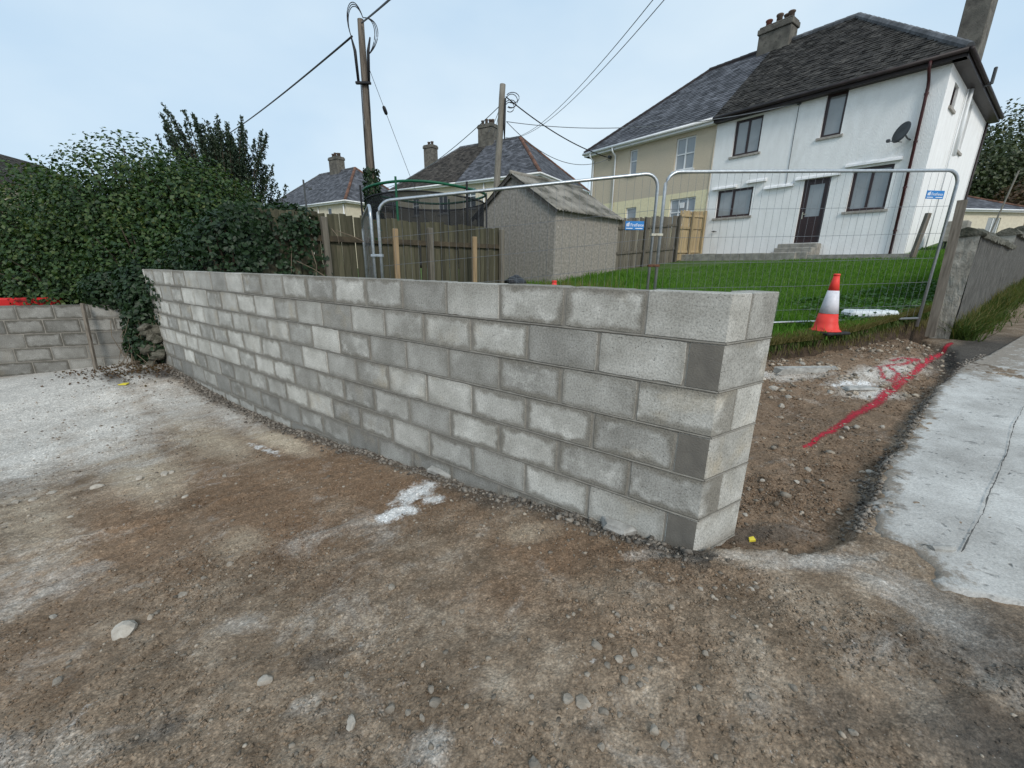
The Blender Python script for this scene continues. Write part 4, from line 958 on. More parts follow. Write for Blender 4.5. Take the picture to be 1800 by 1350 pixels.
# ------------------------------------------------------------------ site fencing panels
def text_mesh(name, body, size, mat, parent, M4):
    cu = bpy.data.curves.new(name, 'FONT'); cu.body = body; cu.size = size; cu.align_x = 'LEFT'; cu.extrude = 0.0008
    to = bpy.data.objects.new(name + '_tmp', cu); COL.objects.link(to)
    dg = bpy.context.evaluated_depsgraph_get(); me = bpy.data.meshes.new_from_object(to.evaluated_get(dg))
    bpy.data.objects.remove(to); me.materials.clear(); me.materials.append(MATS[mat]); me.transform(M4)
    o = bpy.data.objects.new(name, me); COL.objects.link(o); o.parent = parent; return o
def fence_panel(name, A, B, label, h=2.0, lean=0.0, sign=None, nv=None):
    """A, B: base points; local x from A to B"""
    A = Vector(A); B = Vector(B); L = math.hypot(B.x - A.x, B.y - A.y); dz = B.z - A.z
    t = empty(name, A, math.atan2(B.y - A.y, B.x - A.x)); tag(t, label, 'fence panel', 'steel mesh fence panels')
    Z = lambda x, z: (x, lean * z, z + dz * x / L)
    r = 0.17; pts = [Z(0, 0), Z(0, h - r)] + [Z(r - r * math.cos(a), h - r + r * math.sin(a)) for a in np.linspace(0.25, math.pi / 2, 6)] + \
        [Z(L - r + r * math.sin(a), h - r + r * math.cos(a)) for a in np.linspace(0, math.pi / 2 - 0.25, 6)] + [Z(L, h - r), Z(L, 0)]
    fr = MB().tube(pts, 0.020, 10).tube([Z(0.02, 0.12), Z(L - 0.02, 0.12)], 0.015, 8).build('frame', 'galvanised', t, True)
    mb = MB(); n = nv or int(L / 0.098)
    for i in range(1, n):
        x = L * i / n; top = h - 0.02 if r < x < L - r else h - 0.06
        b = 0.004 * math.sin(i * 2.3)
        mb.tube([Z(x, 0.12), (x + b, lean * 1.0 + b * 2, 1.0 + dz * x / L), Z(x, top)], 0.0016, 5, caps=False)
    for zz in (0.30, 0.62, 0.94, 1.26, 1.60, 1.72):
        if zz == 1.72: continue
        mb.tube([Z(0.01, zz), (L * .5, lean * zz - 0.010, zz + dz * .5 - 0.012), Z(L - 0.01, zz)], 0.0026, 5, caps=False)
    mb.build('wire_mesh', 'wire_steel', t)
    if sign:
        x0, z0, w, hh = sign
        s = MB().cbox((x0, -0.016, z0), (x0 + w, -0.010, z0 + hh), 0.002).build('sign', 'sign_blue', t); s['label'] = 'small blue sign board with white lettering'
        R4 = Matrix.Translation((x0 + w * 0.27, -0.0168, z0 + hh * 0.40)) @ Matrix.Rotation(math.pi / 2, 4, 'X') @ Matrix.Diagonal((0.78, 1, 1, 1))
        text_mesh('lettering', 'FirstFence', hh * 0.50, 'sign_white', s, R4)
        lg = MB()
        for i in range(4): lg.box((x0 + w * (0.06 + 0.042 * i), -0.0182, z0 + hh * 0.40), (x0 + w * (0.088 + 0.042 * i), -0.0162, z0 + hh * (0.70 + 0.06 * i)))
        lg.build('emblem', 'sign_white', s)
        sm = MB()
        for a_, b_ in ((0.05, 0.40), (0.55, 0.93)): sm.box((x0 + w * a_, -0.0176, z0 + hh * 0.14), (x0 + w * b_, -0.0161, z0 + hh * 0.22))
        sm.build('strapline', 'sign_white', s)
    return t
pA = (1.885, 5.60, 0.62); pB = (5.80, 5.90, 0.74)
panR = fence_panel('site_fence', pA, pB, 'galvanised mesh fence panel between the white house and the cone', 2.03, 0.0, sign=(3.52, 1.80, 0.25, 0.10), nv=40)
pC = (-1.70, 5.50, 0.23); pD = (1.79, 5.60, 0.61)
panL = fence_panel('site_fence', pC, pD, 'galvanised mesh fence panel in front of the shed and timber fence', 2.03, 0.0, sign=(3.12, 1.74, 0.24, 0.105), nv=36)
pE = (-2.42, 6.98, 0.18); pF = (-1.80, 5.52, 0.24)
panS = fence_panel('site_fence', pE, pF, 'galvanised mesh fence panel turned edge-on beside the timber fence', 2.0, 0.0, nv=16)
def clamp(p, m, parent_lab):
    t = empty('clamp', p); MB().cbox((-0.075, -0.03, -0.016), (0.075, -0.021, 0.016), 0.003).cbox((-0.075, 0.021, -0.016), (0.075, 0.03, 0.016), 0.003).build('plate', m, t)
    MB().tube([(0, -0.045, 0), (0, 0.045, 0)], 0.008, 8).lathe([(0.014, -0.006), (0.014, 0.006)], (0, 0, 0), 6).build('bolt', m, t); tag(t, parent_lab, 'clamp')
clamp((1.838, 5.60, 1.915), 'clamp_steel', 'pale steel clamp joining two mesh panels, the upper one')
clamp((1.838, 5.60, 1.535), 'rust', 'rusty clamp joining two mesh panels, below the pale one')
clamp((-1.75, 5.51, 1.62), 'galvanised', 'grey clamp joining mesh panels beside the timber fence')
def foot(p, lab, rz=0):
    t = MB().cbox((-0.36, -0.12, 0), (0.36, 0.12, 0.11), 0.05).build('ballast_block', 'plastic_white'); t.location = p; t.rotation_euler = (0.03, 0.0, rz); tag(t, lab, 'ballast block')
foot((5.15, 5.98, lz(5.2, 5.9) + 0.03), 'pale moulded fence foot half sunk in the grass', 0.05)

# leaning timber post and the old boundary wall on the right
a = at(1692, 352, 5.52); b = at(1634, 592, 5.90)
MBp = MB().obox(b, a, 0.10, 0.055, up=(0.75, 0.66, 0)); p = MBp.build('timber_post', 'post_weathered'); tag(p, 'weathered square timber post propped against the old wall end', 'post')

rw = empty('boundary_wall', (6.60, 6.16, 0), math.atan2(0.608, 0.794)); tag(rw, 'old grey roughcast boundary wall stepping up the hill beside the road', 'wall')
TH = 0.26
def rw_sec(x0, x1, zt, zb, first=False):
    mb = MB(); n = max(2, int((x1 - x0) / 0.12)); nz = 14
    # road-facing side (local y = 0) and end, slightly uneven
    P = []
    for i in range(n + 1):
        for j in range(nz + 1):
            x = x0 + (x1 - x0) * i / n; z = zb + (zt - zb) * j / nz
            y = 0.02 * float(fbm(np.array([x * 1.7]), np.array([z * 2.0]), 1.5, 3)[0]); P.append((x, y, z))
    F = [(i * (nz + 1) + j, (i + 1) * (nz + 1) + j, (i + 1) * (nz + 1) + j + 1, i * (nz + 1) + j + 1) for i in range(n) for j in range(nz)]
    mb.add(P, F); mb.build('face', 'wall_roughcast', rw)
    MB().add([(x0, 0.003, zb), (x1, 0.003, zb), (x1, TH, zb), (x0, TH, zb), (x0, 0.003, zt - .01), (x1, 0.003, zt - .01), (x1, TH, zt - .01), (x0, TH, zt - .01)],
             [(0, 3, 2, 1), (4, 5, 6, 7), (1, 2, 6, 5), (2, 3, 7, 6), (3, 0, 4, 7)]).build('core', 'wall_render', rw)
    if first:
        ny_ = 10; P = []; 
        for i in range(ny_ + 1):
            for j in range(22):
                y = TH * i / ny_; z = zb + (zt - 0.02 - zb) * j / 21
                x = x0 - 0.012 + 0.030 * float(fbm(np.array([y * 3]), np.array([z * 2.2]), 2.2, 4, 0.65)[0]); P.append((x, y, z))
        F = [(i * 22 + j, i * 22 + j + 1, (i + 1) * 22 + j + 1, (i + 1) * 22 + j) for i in range(ny_) for j in range(21)]
        MB().add(P, F).build('end_face', 'wall_render', rw)['label'] = 'pale cracked rendered end of the wall'
    # rounded coping
    m = MB(); nn = max(4, int((x1 - x0) / 0.15)); prof = [(-0.05, -0.045), (-0.052, 0.02), (0.02, 0.075), (TH / 2, 0.10), (TH - 0.02, 0.075), (TH + 0.052, 0.02), (TH + 0.05, -0.045)]
    P = []
    for i in range(nn + 1):
        x = x0 - 0.03 + (x1 - x0 + 0.05) * i / nn
        for j, (y, z) in enumerate(prof): P.append((x + random.gauss(0, .006), y + random.gauss(0, .009), zt + z + random.gauss(0, .013)))
    k = len(prof); F = [(i * k + j, (i + 1) * k + j, (i + 1) * k + (j + 1) % k, i * k + (j + 1) % k) for i in range(nn) for j in range(k)] + [tuple(range(k)), tuple(reversed(range(nn * k, nn * k + k)))]
    m.add(P, F).build('coping', 'coping_moss', rw)
x = 0.0; zt = 2.02
for i in range(6):
    ln = 5.4 if i == 0 else 3.6
    zb = float(plane_z(6.6 + .794 * x, 6.16 + .608 * x)) - 0.45
    rw_sec(x, x + ln, zt, zb, i == 0); x += ln; zt += 0.30
# weeds and long grass at the foot of that wall
t_ = RNG.uniform(0, 1, 9000) ** 1.3 * 12; off = -np.abs(RNG.normal(0, 0.22, 9000)) * (0.5 + t_ * 0.05) - 0.01
x = 6.60 + .794 * t_ + .608 * off; y = 6.16 + .608 * t_ - .794 * off * -1 * -1
x = 6.60 + .794 * t_ + .608 * (-off); y = 6.16 + .608 * t_ - .794 * (-off)
P = np.stack([x, y, ground_z(x, y)], 1)
P = P[fbm(P[:, 0], P[:, 1], 1.8, 3) > -0.1]
tag(blades('verge_grass', P, 0.14 + 0.16 * RNG.random(len(P)), 0.013, 'verge_blade', 0.75), 'rank green grass along the foot of the old boundary wall', 'grass', kind='stuff')
sel = RNG.random(len(P)) < 0.16
tag(blades('dead_stalks', P[sel], 0.34, 0.009, 'grass_dry', 0.9), 'dry straw-coloured stalks leaning out from the boundary wall', 'stalks', kind='stuff')

# ------------------------------------------------------------------ houses
def facade(mb, xa, xb, zs, holes, mi_of, reveal=0.14):
    """front skin (facing -y at y=0) with openings and their reveals"""
    X = sorted(set([xa, xb] + [h[0] for h in holes] + [h[1] for h in holes])); Zc = sorted(set(list(zs) + [h[2] for h in holes] + [h[3] for h in holes]))
    for x0, x1 in zip(X[:-1], X[1:]):
        for z0, z1 in zip(Zc[:-1], Zc[1:]):
            cx, cz = (x0 + x1) / 2, (z0 + z1) / 2
            if any(h[0] < cx < h[1] and h[2] < cz < h[3] for h in holes): continue
            mb.add([(x0, 0, z0), (x1, 0, z0), (x1, 0, z1), (x0, 0, z1)], [(0, 1, 2, 3)], mi_of(cz))
    for x0, x1, z0, z1 in holes:
        r = reveal
        mb.add([(x0, 0, z0), (x1, 0, z0), (x1, 0, z1), (x0, 0, z1), (x0, r, z0), (x1, r, z0), (x1, r, z1), (x0, r, z1)],
               [(0, 4, 5, 1), (1, 5, 6, 2), (2, 6, 7, 3), (3, 7, 4, 0)], mi_of((z0 + z1) / 2))
def window(parent, x0, x1, z0, z1, fm='upvc_white', pm='pane_grey', mull=(), trans=(), fw=0.06, sill='sill', M4=None, sillw=0.08):
    mb = MB(); y0, y1 = 0.065, 0.125
    xs = [x0] + [x0 + (x1 - x0) * m for m in mull] + [x1]; zs = [z0] + [z0 + (z1 - z0) * t for t in trans] + [z1]
    mb.box((x0, y0, z0), (x0 + fw, y1, z1)); mb.box((x1 - fw, y0, z0), (x1, y1, z1)); mb.box((x0 + fw, y0 + .001, z0), (x1 - fw, y1, z0 + fw)); mb.box((x0 + fw, y0 + .001, z1 - fw), (x1 - fw, y1, z1))
    for m in xs[1:-1]: mb.box((m - fw / 2, y0 + .002, z0 + fw), (m + fw / 2, y1 - .002, z1 - fw))
    for t in zs[1:-1]: mb.box((x0 + fw, y0 + .004, t - fw * .4), (x1 - fw, y1 - .004, t + fw * .4))
    w = mb.build('window', fm, parent)
    for a, b in zip(xs[:-1], xs[1:]):
        for c, d in zip(zs[:-1], zs[1:]):
            MB().box((a + fw * .45, 0.098, c + fw * .4), (b - fw * .45, 0.106, d - fw * .4)).build('pane', pm, w)
    if sill: MB().box((x0 - sillw, -0.055, z0 - 0.075), (x1 + sillw, 0.075, z0 - 0.004)).build('sill', sill, w)
    if M4:
        w.matrix_local = M4
    return w
def slope_tiles(name, p00, p10, p01, p11, mat, parent, tw=0.22, th=0.15, lift=0.022, jit=0.006, under='fascia_dark'):
    p00, p10, p01, p11 = map(Vector, (p00, p10, p01, p11))
    ea = (p10 - p00).normalized(); L0 = (p10 - p00).length; O = p00
    mid = ((p01 + p11) / 2 - (p00 + p10) / 2); up = (p01 - p00); up = up - ea * up.dot(ea); H = up.length; eb = up.normalized(); nn = ea.cross(eb)
    if nn.z < 0: nn = -nn
    n = int(H / th); V = []; F = []
    aL = lambda t: (p01 - O).dot(ea) * t; aR = lambda t: L0 + ((p11 - O).dot(ea) - L0) * t
    for i in range(n):
        t0, t1 = i / n, min(1, (i + 1.12) / n); b0, b1 = H * t0, H * t1
        lo, hi = aL(t0), aR(t0); lo1, hi1 = aL(t1), aR(t1)
        k = math.floor((max(min(lo, lo1), -1)) / tw) - 1; st = 0.5 * tw * (i % 2)
        while True:
            a0 = k * tw + st + 0.004; a1 = (k + 1) * tw + st - 0.004; k += 1
            if a0 > hi: break
            A0, A1 = max(a0, lo), min(a1, hi)
            if A1 - A0 < 0.02: continue
            B0, B1 = min(max(a0, lo1), hi1), max(min(a1, hi1), lo1)
            if B1 < B0: B0 = B1 = (B0 + B1) / 2
            j0, j1 = lift + random.uniform(-jit, jit), lift + random.uniform(-jit, jit); bb = b0 + random.uniform(-jit, jit)
            base = len(V)
            V += [O + ea * A0 + eb * bb + nn * j0, O + ea * A1 + eb * bb + nn * j1, O + ea * B1 + eb * b1 + nn * 0.004, O + ea * B0 + eb * b1 + nn * 0.004,
                  O + ea * A0 + eb * bb - nn * 0.002, O + ea * A1 + eb * bb - nn * 0.002]
            F += [(base, base + 1, base + 2, base + 3), (base + 4, base + 5, base + 1, base)]
    o = mesh_obj(name, V, F, mat, parent); o['kind'] = 'stuff'
    off = nn * 0.012
    MB().add([p00 - off, p10 - off, p11 - off, p01 - off], [(0, 1, 2, 3)] if (p01 - p11).length > 0.01 else [(0, 1, 2)]).build('roof_deck', under, parent)
    return o
def ridge_tiles(p, q, mat, parent, r=0.115, step=0.34):
    p, q = Vector(p), Vector(q); L = (q - p).length; n = max(1, int(L / step)); mb = MB()
    for i in range(n):
        a, b = p.lerp(q, i / n), p.lerp(q, (i + 0.985) / n); mb.tube([a, b], [r * 1.05, r * 0.95], 8)
    mb.build('ridge_tiles', mat, parent)
def chimney(parent, x, y, z0, z1, sx, sy, pots, mat='chimney_render', lead=True):
    mb = MB().cbox((x - sx / 2, y - sy / 2, z0), (x + sx / 2, y + sy / 2, z1 - 0.28), 0.02)
    mb.cbox((x - sx / 2 - .05, y - sy / 2 - .05, z1 - 0.28), (x + sx / 2 + .05, y + sy / 2 + .05, z1 - 0.08), 0.02).cbox((x - sx / 2 - .01, y - sy / 2 - .01, z1 - 0.08), (x + sx / 2 + .01, y + sy / 2 + .01, z1), 0.03)
    c = mb.build('chimney', mat, parent)
    for px, py, h, m in pots:
        MB().lathe([(0.115, 0), (0.105, h * .75), (0.13, h * .8), (0.135, h * .95), (0.115, h)], (x + px, y + py, z1 - 0.01), 14).build('chimney_pot', m, c, True)
    return c
def half_house(name, fr, side, label, cat, group, wall, tile, ridge, hipm, fascia, gutter, wins, H=5.0, L=6.44, D=7.48, ri=3.65, rise=3.38, o=0.30, band=None, doors=(), side_wins=(), tw=0.22, th=0.15, back=True):
    """fr = (X, Y, zground, rz) with local x along the front (to the right), y into the house"""
    t = empty(name, fr[:3], fr[3]); tag(t, label, cat, group)
    xa, xb = (-L, 0) if side == 'R' else (-2 * L, -L)
    mb = MB(); holes = [w[:4] for w in wins] + [d[:4] for d in doors]
    mats = list(wall) if isinstance(wall, (list, tuple)) else [wall]
    facade(mb, xa, xb, [-0.9, H + 0.1] + ([band] if band else []), holes, (lambda z: 1 if band and z < band else 0))
    mb.add([(xa, 0, -.9), (xb, 0, -.9), (xb, D, -.9), (xa, D, -.9), (xa, 0, H + .1), (xb, 0, H + .1), (xb, D, H + .1), (xa, D, H + .1)], [(2, 3, 7, 6)] + ([(3, 0, 4, 7)] if side == 'R' else [(1, 2, 6, 5), (3, 0, 4, 7)]), 0)
    if side == 'R':
        sm_ = MB(); facade(sm_, 0, D, [-0.9, H + 0.1], [w[:4] for w in side_wins], lambda z: 0); mb.add([(-v[1], v[0], v[2]) for v in sm_.v], sm_.f, 0)
        for w in side_wins:
            wo = window(t, *w[:4], **w[4]); wo.matrix_local = MS
    mb.add([(xa + .2, .5, 0), (xb - .2, .5, 0), (xb - .2, .5, H), (xa + .2, .5, H)], [(0, 1, 2, 3)], 0)
    mb.build('wall', mats if len(mats) > 1 else mats[0], t)
    for w in wins: window(t, *w[:4], **w[4])
    ze = H + 0.14; zr = ze + rise
    if side == 'R':
        E0, E1, R0, R1 = (xa, -o, ze), (xb + o, -o, ze), (xa, D / 2, zr), (xb - ri, D / 2, zr)
        B0, B1 = (xa, D + o, ze), (xb + o, D + o, ze)
    else:
        E0, E1, R0, R1 = (xa - o, -o, ze), (xb, -o, ze), (xa + ri, D / 2, zr), (xb, D / 2, zr)
        B0, B1 = (xa - o, D + o, ze), (xb, D + o, ze)
    rt = slope_tiles('roof', E0, E1, R0, R1, tile, t, tw, th, jit=(.018 if tile == 'tile_moss' else .007))
    if side == 'R':
        slope_tiles('roof', E1, B1, R1, R1, tile, t, tw, th); ridge_tiles(R0, R1, ridge, t); ridge_tiles(R1, E1, hipm, t); ridge_tiles(R1, B1, hipm, t)
    else:
        slope_tiles('roof', B0, E0, R0, R0, tile, t, tw, th); ridge_tiles(R0, R1, ridge, t); ridge_tiles(R0, E0, hipm, t, 0.09); ridge_tiles(R0, B0, hipm, t, 0.09)
    MB().add([B0, B1, R1, R0], [(0, 1, 2, 3)]).build('rear_roof', tile, t)
    # fascia, soffit, gutter
    xe0, xe1 = (xa, xb + o) if side == 'R' else (xa - o, xb)
    MB().box((xe0, -o + 0.02, ze - 0.19), (xe1, -o + 0.045, ze - 0.012)).box((xe0, -o + 0.046, ze - 0.185), (xe1, 0.0, ze - 0.165)).build('fascia', fascia, t)
    n = 9; gp = []
    mbg = MB().tube([(xe0, -o - 0.045, ze - 0.055), (xe1, -o - 0.045, ze - 0.055)], 0.058, 10)
    mbg.build('gutter', gutter, t, True)
    xs = xb + o if side == 'R' else xa - o; sg = 1 if side == 'R' else -1
    MB().box((min(xs, xs - sg * .025), -o + 0.02, ze - 0.19), (max(xs, xs - sg * .025), D + o, ze - 0.012)).box((min(xs - sg * .026, xs - sg * o), -o + .05, ze - 0.185), (max(xs - sg * .026, xs - sg * o), D + o, ze - 0.165)).build('fascia', fascia, t)
    MB().tube([(xs + sg * .045, -o - .04, ze - .055), (xs + sg * .045, D + o, ze - .055)], 0.058, 10).build('gutter', gutter, t, True)
    return t
MS = Matrix(((0, -1, 0, 0), (1, 0, 0, 0), (0, 0, 1, 0), (0, 0, 0, 1)))     # front-local -> side-local
BR = dict(fm='upvc_brown', pm='pane_grey', fw=0.075)
F1 = (11.789, 13.03, 1.958, 2.224 - math.pi)
wh = half_house('white_house', F1, 'R', 'white rendered house with dark mossy tiled roof and brown windows', 'house', 'semi-detached houses', 'render_white', 'tile_moss', 'ridge_grey', 'ridge_grey', 'fascia_dark', 'fascia_dark',
    [(-5.70, -4.73, 3.69, 4.90, dict(mull=(0.5,), **BR)), (-2.84, -2.27, 3.74, 4.98, dict(**BR)), (-6.03, -4.69, 1.52, 2.53, dict(mull=(0.45,), **BR)), (-1.69, -0.71, 1.38, 2.64, dict(mull=(0.5,), **BR))],
    doors=[(-3.03, -2.26, 0.46, 2.51)], side_wins=[(0.85, 1.5, 4.12, 4.72, dict(fm='upvc_brown', pm='pane_dark', fw=.06)), (3.25, 4.15, 3.40, 4.84, dict(fm='upvc_white', pm='pane_dark', fw=.06))])
# front door
x0, x1, z0, z1 = -3.03, -2.26, 0.46, 2.51
mb = MB().box((x0, .05, z0), (x0 + .07, .12, z1)).box((x1 - .07, .05, z0), (x1, .12, z1)).box((x0 + .07, .051, z1 - .07), (x1 - .07, .12, z1))
mb.box((x0 + .07, .065, z0), (x1 - .07, .11, z0 + 0.86)).box((x0 + .07, .066, z0 + .86), (x0 + .17, .11, z1 - .07)).box((x1 - .17, .066, z0 + .86), (x1 - .07, .11, z1 - .07)).box((x0 + .17, .067, z1 - .17), (x1 - .17, .11, z1 - .07))
mb.cbox((x0 + .20, .052, z0 + .16), (x1 - .20, .066, z0 + .66), .006).cbox((x0 + .26, .045, z0 + .24), (x1 - .26, .056, z0 + .58), .006)
dr = mb.build('door', 'upvc_brown', wh)
MB().box((x0 + .16, .085, z0 + .85), (x1 - .16, .092, z1 - .16)).build('pane', 'pane_grey', dr)
MB().box((x0 + .095, .045, z0 + .80), (x0 + .125, .064, z0 + 1.02)).obox((x0 + .11, .04, z0 + .95), (x0 + .22, .04, z0 + .95), .02, .02).build('handle', 'clamp_steel', dr)
for i, (d, zt) in enumerate([(0.42, 0.43), (0.72, 0.28), (1.0, 0.13)]):
    MB().cbox((-3.36 + .02 * i, -d, -0.7), (-2.16 - .02 * i, -0.002 if i == 0 else -[0.42, 0.72][i - 1] - .002, zt), .02).build('step', 'concrete_step', wh)
for a_, b_, z_ in [(-1.93, -0.56, 2.735), (-3.30, -2.03, 2.545), (-4.30, -3.34, 2.39), (-6.26, -5.32, 2.60), (-4.95, -4.27, 2.68)]:
    MB().add([(a_, 0, z_ - .03), (b_, 0, z_ - .03), (b_, 0, z_ + .09), (a_, 0, z_ + .09), (a_, -.11, z_ - .03), (b_, -.11, z_ - .03), (b_, -.09, z_ + .03), (a_, -.09, z_ + .03)],
             [(4, 5, 6, 7), (7, 6, 2, 3), (0, 1, 5, 4), (0, 4, 7, 3), (1, 2, 6, 5)]).build('drip_canopy', 'white_paint', wh)
MB().tube([(-.40, -.36, 5.04), (-.40, -.34, 4.86), (-.40, -.09, 4.66), (-.385, -.065, 4.5), (-.30, -.065, -0.1)], 0.038, 10).build('downpipe', 'maroon_pipe', wh, True)
mb = MB()
for z in (0.7, 1.9, 3.1, 4.3): mb.lathe([(0.05, 0), (0.05, 0.05)], (-.385 + .085 * (4.5 - z) / 4.6, -.065, z), 10)
mb.build('pipe_collar', 'maroon_pipe', wh)
# satellite dish
dm = MB(); pr = []
k0 = []
for i in range(6):
    r = 0.30 * i / 5; z = 0.055 * (i / 5) ** 2; k0.append((max(r, .001), -z))
dm.lathe(k0 + [(0.30, -0.065), (0.15, -0.03)], n=24)
dsh = dm.build('satellite_dish', 'dish_grey', wh, True); dsh.location = (-0.62, -0.36, 3.36); dsh.rotation_euler = (-Vector((-.62, -.74, .25))).to_track_quat('Z', 'Y').to_euler(); dsh.scale = (0.92, 0.92, 0.92)
MB().tube([(-.50, 0, 3.22), (-.52, -.22, 3.22), (-.58, -.30, 3.32)], .02, 8).tube([(-.60, -.34, 3.12), (-.86, -.58, 3.16)], .012, 6).cbox((-.90, -.64, 3.12), (-.82, -.54, 3.20), .01).build('dish_arm', 'dish_grey', wh)
chimney(wh, -6.40, 3.74, 7.6, 9.30, 1.25, 0.62, [(-.42, 0, .30, 'clay_pot'), (-.02, 0, .36, 'clay_pot_dull'), (.24, .08, .28, 'clay_pot_dull'), (.46, -.08, .26, 'clay_pot_dull')])
chimney(wh, -0.42, 3.9, 4.6, 11.2, 0.62, 0.80, [(0, -.15, .3, 'clay_pot'), (0, .18, .3, 'clay_pot')])
MB().box((-6.46, -.004, 4.9), (-6.42, 0.003, -0.3)).build('party_joint', 'sill', wh)
MB().tube([(.05, 2.5, 4.9), (.05, 2.5, 3.2), (.05, 2.55, .1)], .02, 8).tube([(.09, 2.75, 4.95), (.09, 2.75, 3.1)], .05, 8).build('waste_pipe', 'upvc_white', wh, True)
MB().tube([(.06, 7.3, 4.9), (.06, 7.3, -.2)], .04, 8).build('rear_downpipe', 'fascia_dark', wh, True)
MB().tube([(.05, 2.9, 4.98), (.25, 2.9, 4.98), (.46, 2.9, 5.0)], .025, 8).cbox((.42, 2.86, 5.0), (.50, 2.94, 5.45), .02).build('flue', 'dish_grey', wh)
mb = MB().tube([(-3.62, -.02, 4.92), (-3.62, -.015, 3.9), (-3.60, -.015, 2.45)], .008, 6).cbox((-3.68, -.06, 4.90), (-3.56, -.0, 4.98), .01); mb.build('wall_cable', 'dish_grey', wh)
MB().tube([(-6.05, -.05, 1.02), (-5.85, -.05, 1.0)], .015, 6).lathe([(.02, 0), (.025, .06)], (-5.95, -.06, .98), 8).build('tap', 'dish_grey', wh)

WHT = dict(fm='upvc_white', pm='pane_net', sill='white_paint', fw=0.055)
ch_ = half_house('cream_house', F1, 'L', 'tan and pale yellow rendered house with grey slate roof and white windows', 'house', 'semi-detached houses', ['render_tan', 'render_yellow'], 'tile_slate', 'fascia_dark', 'fascia_dark', 'upvc_white', 'upvc_white',
    [(-8.14, -7.26, 3.56, 4.80, dict(mull=(0.5,), trans=(0.5,), **WHT)), (-10.52, -10.10, 3.75, 4.82, dict(trans=(0.55,), **WHT)), (-8.15, -6.95, 1.35, 2.45, dict(mull=(0.34, 0.68), trans=(0.5,), **WHT)), (-10.5, -9.9, 0.5, 2.33, dict(trans=(0.5,), **WHT)), (-12.1, -11.5, 1.6, 2.4, dict(**WHT))],
    band=2.66, tw=0.26, th=0.17)
for xx in (-12.72, -11.32): MB().tube([(xx, -.34, 5.05), (xx, -.33, 4.9), (xx, -.07, 4.72), (xx, -.06, 4.5), (xx, -.06, 0)], .04, 8).build('downpipe', 'upvc_white', ch_, True)
MB().cbox((-11.75, -.16, 4.68), (-11.6, 0, 4.8), .02).tube([(-11.68, -.1, 4.68), (-11.62, -.2, 4.55), (-11.55, -.1, 4.62)], .015, 6).build('cable_bracket', 'dish_grey', ch_)
MB().tube([(-6.44, -.012, -0.2), (-6.44, -.012, 5.0)], .02, 6).build('party_bead', 'render_tan', ch_)
MB().cbox((-7.66, .02, 2.05), (-7.46, .05, 2.27), .004).build('window_ornament', 'white_paint', ch_)

F2 = (1.505, 28.522, 2.052, 2.583 - math.pi)
WB = dict(fm='upvc_white', pm='pane_dark', sill='white_paint', fw=0.06)
a2 = half_house('cream_house', F2, 'R', 'cream house with smooth grey slate roof and rusty red hip behind the shed', 'house', 'semi-detached houses', 'render_cream', 'tile_slate', 'ridge_grey', 'ridge_red', 'upvc_white', 'upvc_white',
    [(-5.95, -4.95, 3.42, 4.75, dict(mull=(.5,), trans=(.6,), **WB)), (-2.3, -1.4, 3.4, 4.75, dict(mull=(.5,), **WB)), (-5.9, -4.9, 0.9, 2.2, dict(mull=(.5,), **WB))], tw=0.3, th=0.2)
b2 = half_house('cream_house', F2, 'L', 'cream house with mottled brown tiled roof behind the trampoline', 'house', 'semi-detached houses', 'render_cream', 'tile_brown', 'ridge_grey', 'ridge_grey', 'upvc_white', 'upvc_white',
    [(-8.45, -7.55, 3.2, 4.5, dict(mull=(.5,), **WB)), (-11.1, -10.4, 3.2, 4.6, dict(trans=(.5,), **WB)), (-8.4, -7.4, .9, 2.1, dict(mull=(.5,), **WB))], tw=0.28, th=0.18)
chimney(a2, -6.55, 3.74, 7.4, 9.75, 1.3, 0.75, [(-.45, 0, .35, 'clay_pot_dull'), (-.1, 0, .4, 'clay_pot_dull'), (.2, .05, .35, 'clay_pot_dull'), (.48, 0, .3, 'clay_pot_dull')])
chimney(b2, -12.4, 3.74, 4.6, 9.1, 0.95, 0.7, [(-.15, 0, .28, 'clay_pot_dull'), (.2, 0, .28, 'clay_pot_dull')])
MB().tube([(-.4, -.3, 5.0), (-.4, -.05, 4.7), (-.4, -.06, 0)], .05, 8).tube([(-4.2, -.06, 4.95), (-4.2, -.06, 0)], .05, 8).build('downpipe', 'upvc_white', a2, True)
F3 = (-13.298, 35.121, 1.269, 2.538 - math.pi)
a3 = half_house('cream_house', F3, 'R', 'cream house with grey slate roof and brown hip behind the ivy-clad pole', 'house', 'semi-detached houses', 'render_cream', 'tile_slate', 'ridge_grey', 'ridge_red', 'upvc_white', 'upvc_white',
    [(-5.5, -4.6, 3.4, 4.7, dict(mull=(.5,), **WB)), (-2.7, -2.1, 3.4, 4.75, dict(trans=(.5,), **WB))], side_wins=[(1.5, 2.6, 3.3, 4.5, dict(mull=(.5,), **WB))], tw=0.3, th=0.2)
b3 = half_house('cream_house', F3, 'L', 'cream house with grey slate roof half hidden by the tall hedge', 'house', 'semi-detached houses', 'render_cream', 'tile_slate', 'ridge_grey', 'ridge_grey', 'upvc_white', 'upvc_white',
    [(-8.6, -7.6, 3.4, 4.7, dict(mull=(.5,), **WB))], tw=0.3, th=0.2)
chimney(a3, -6.3, 3.74, 7.4, 9.7, 1.35, 0.75, [(-.45, 0, .35, 'clay_pot_dull'), (-.1, 0, .4, 'clay_pot_dull'), (.25, .05, .35, 'clay_pot_dull'), (.5, 0, .3, 'clay_pot_dull')])
MB().tube([(-.3, -.08, 5.0), (-.3, -.06, 0)], .05, 8).tube([(-3.9, -.06, 4.95), (-3.9, -.06, 0)], .04, 8).build('downpipe', 'upvc_white', a3, True)
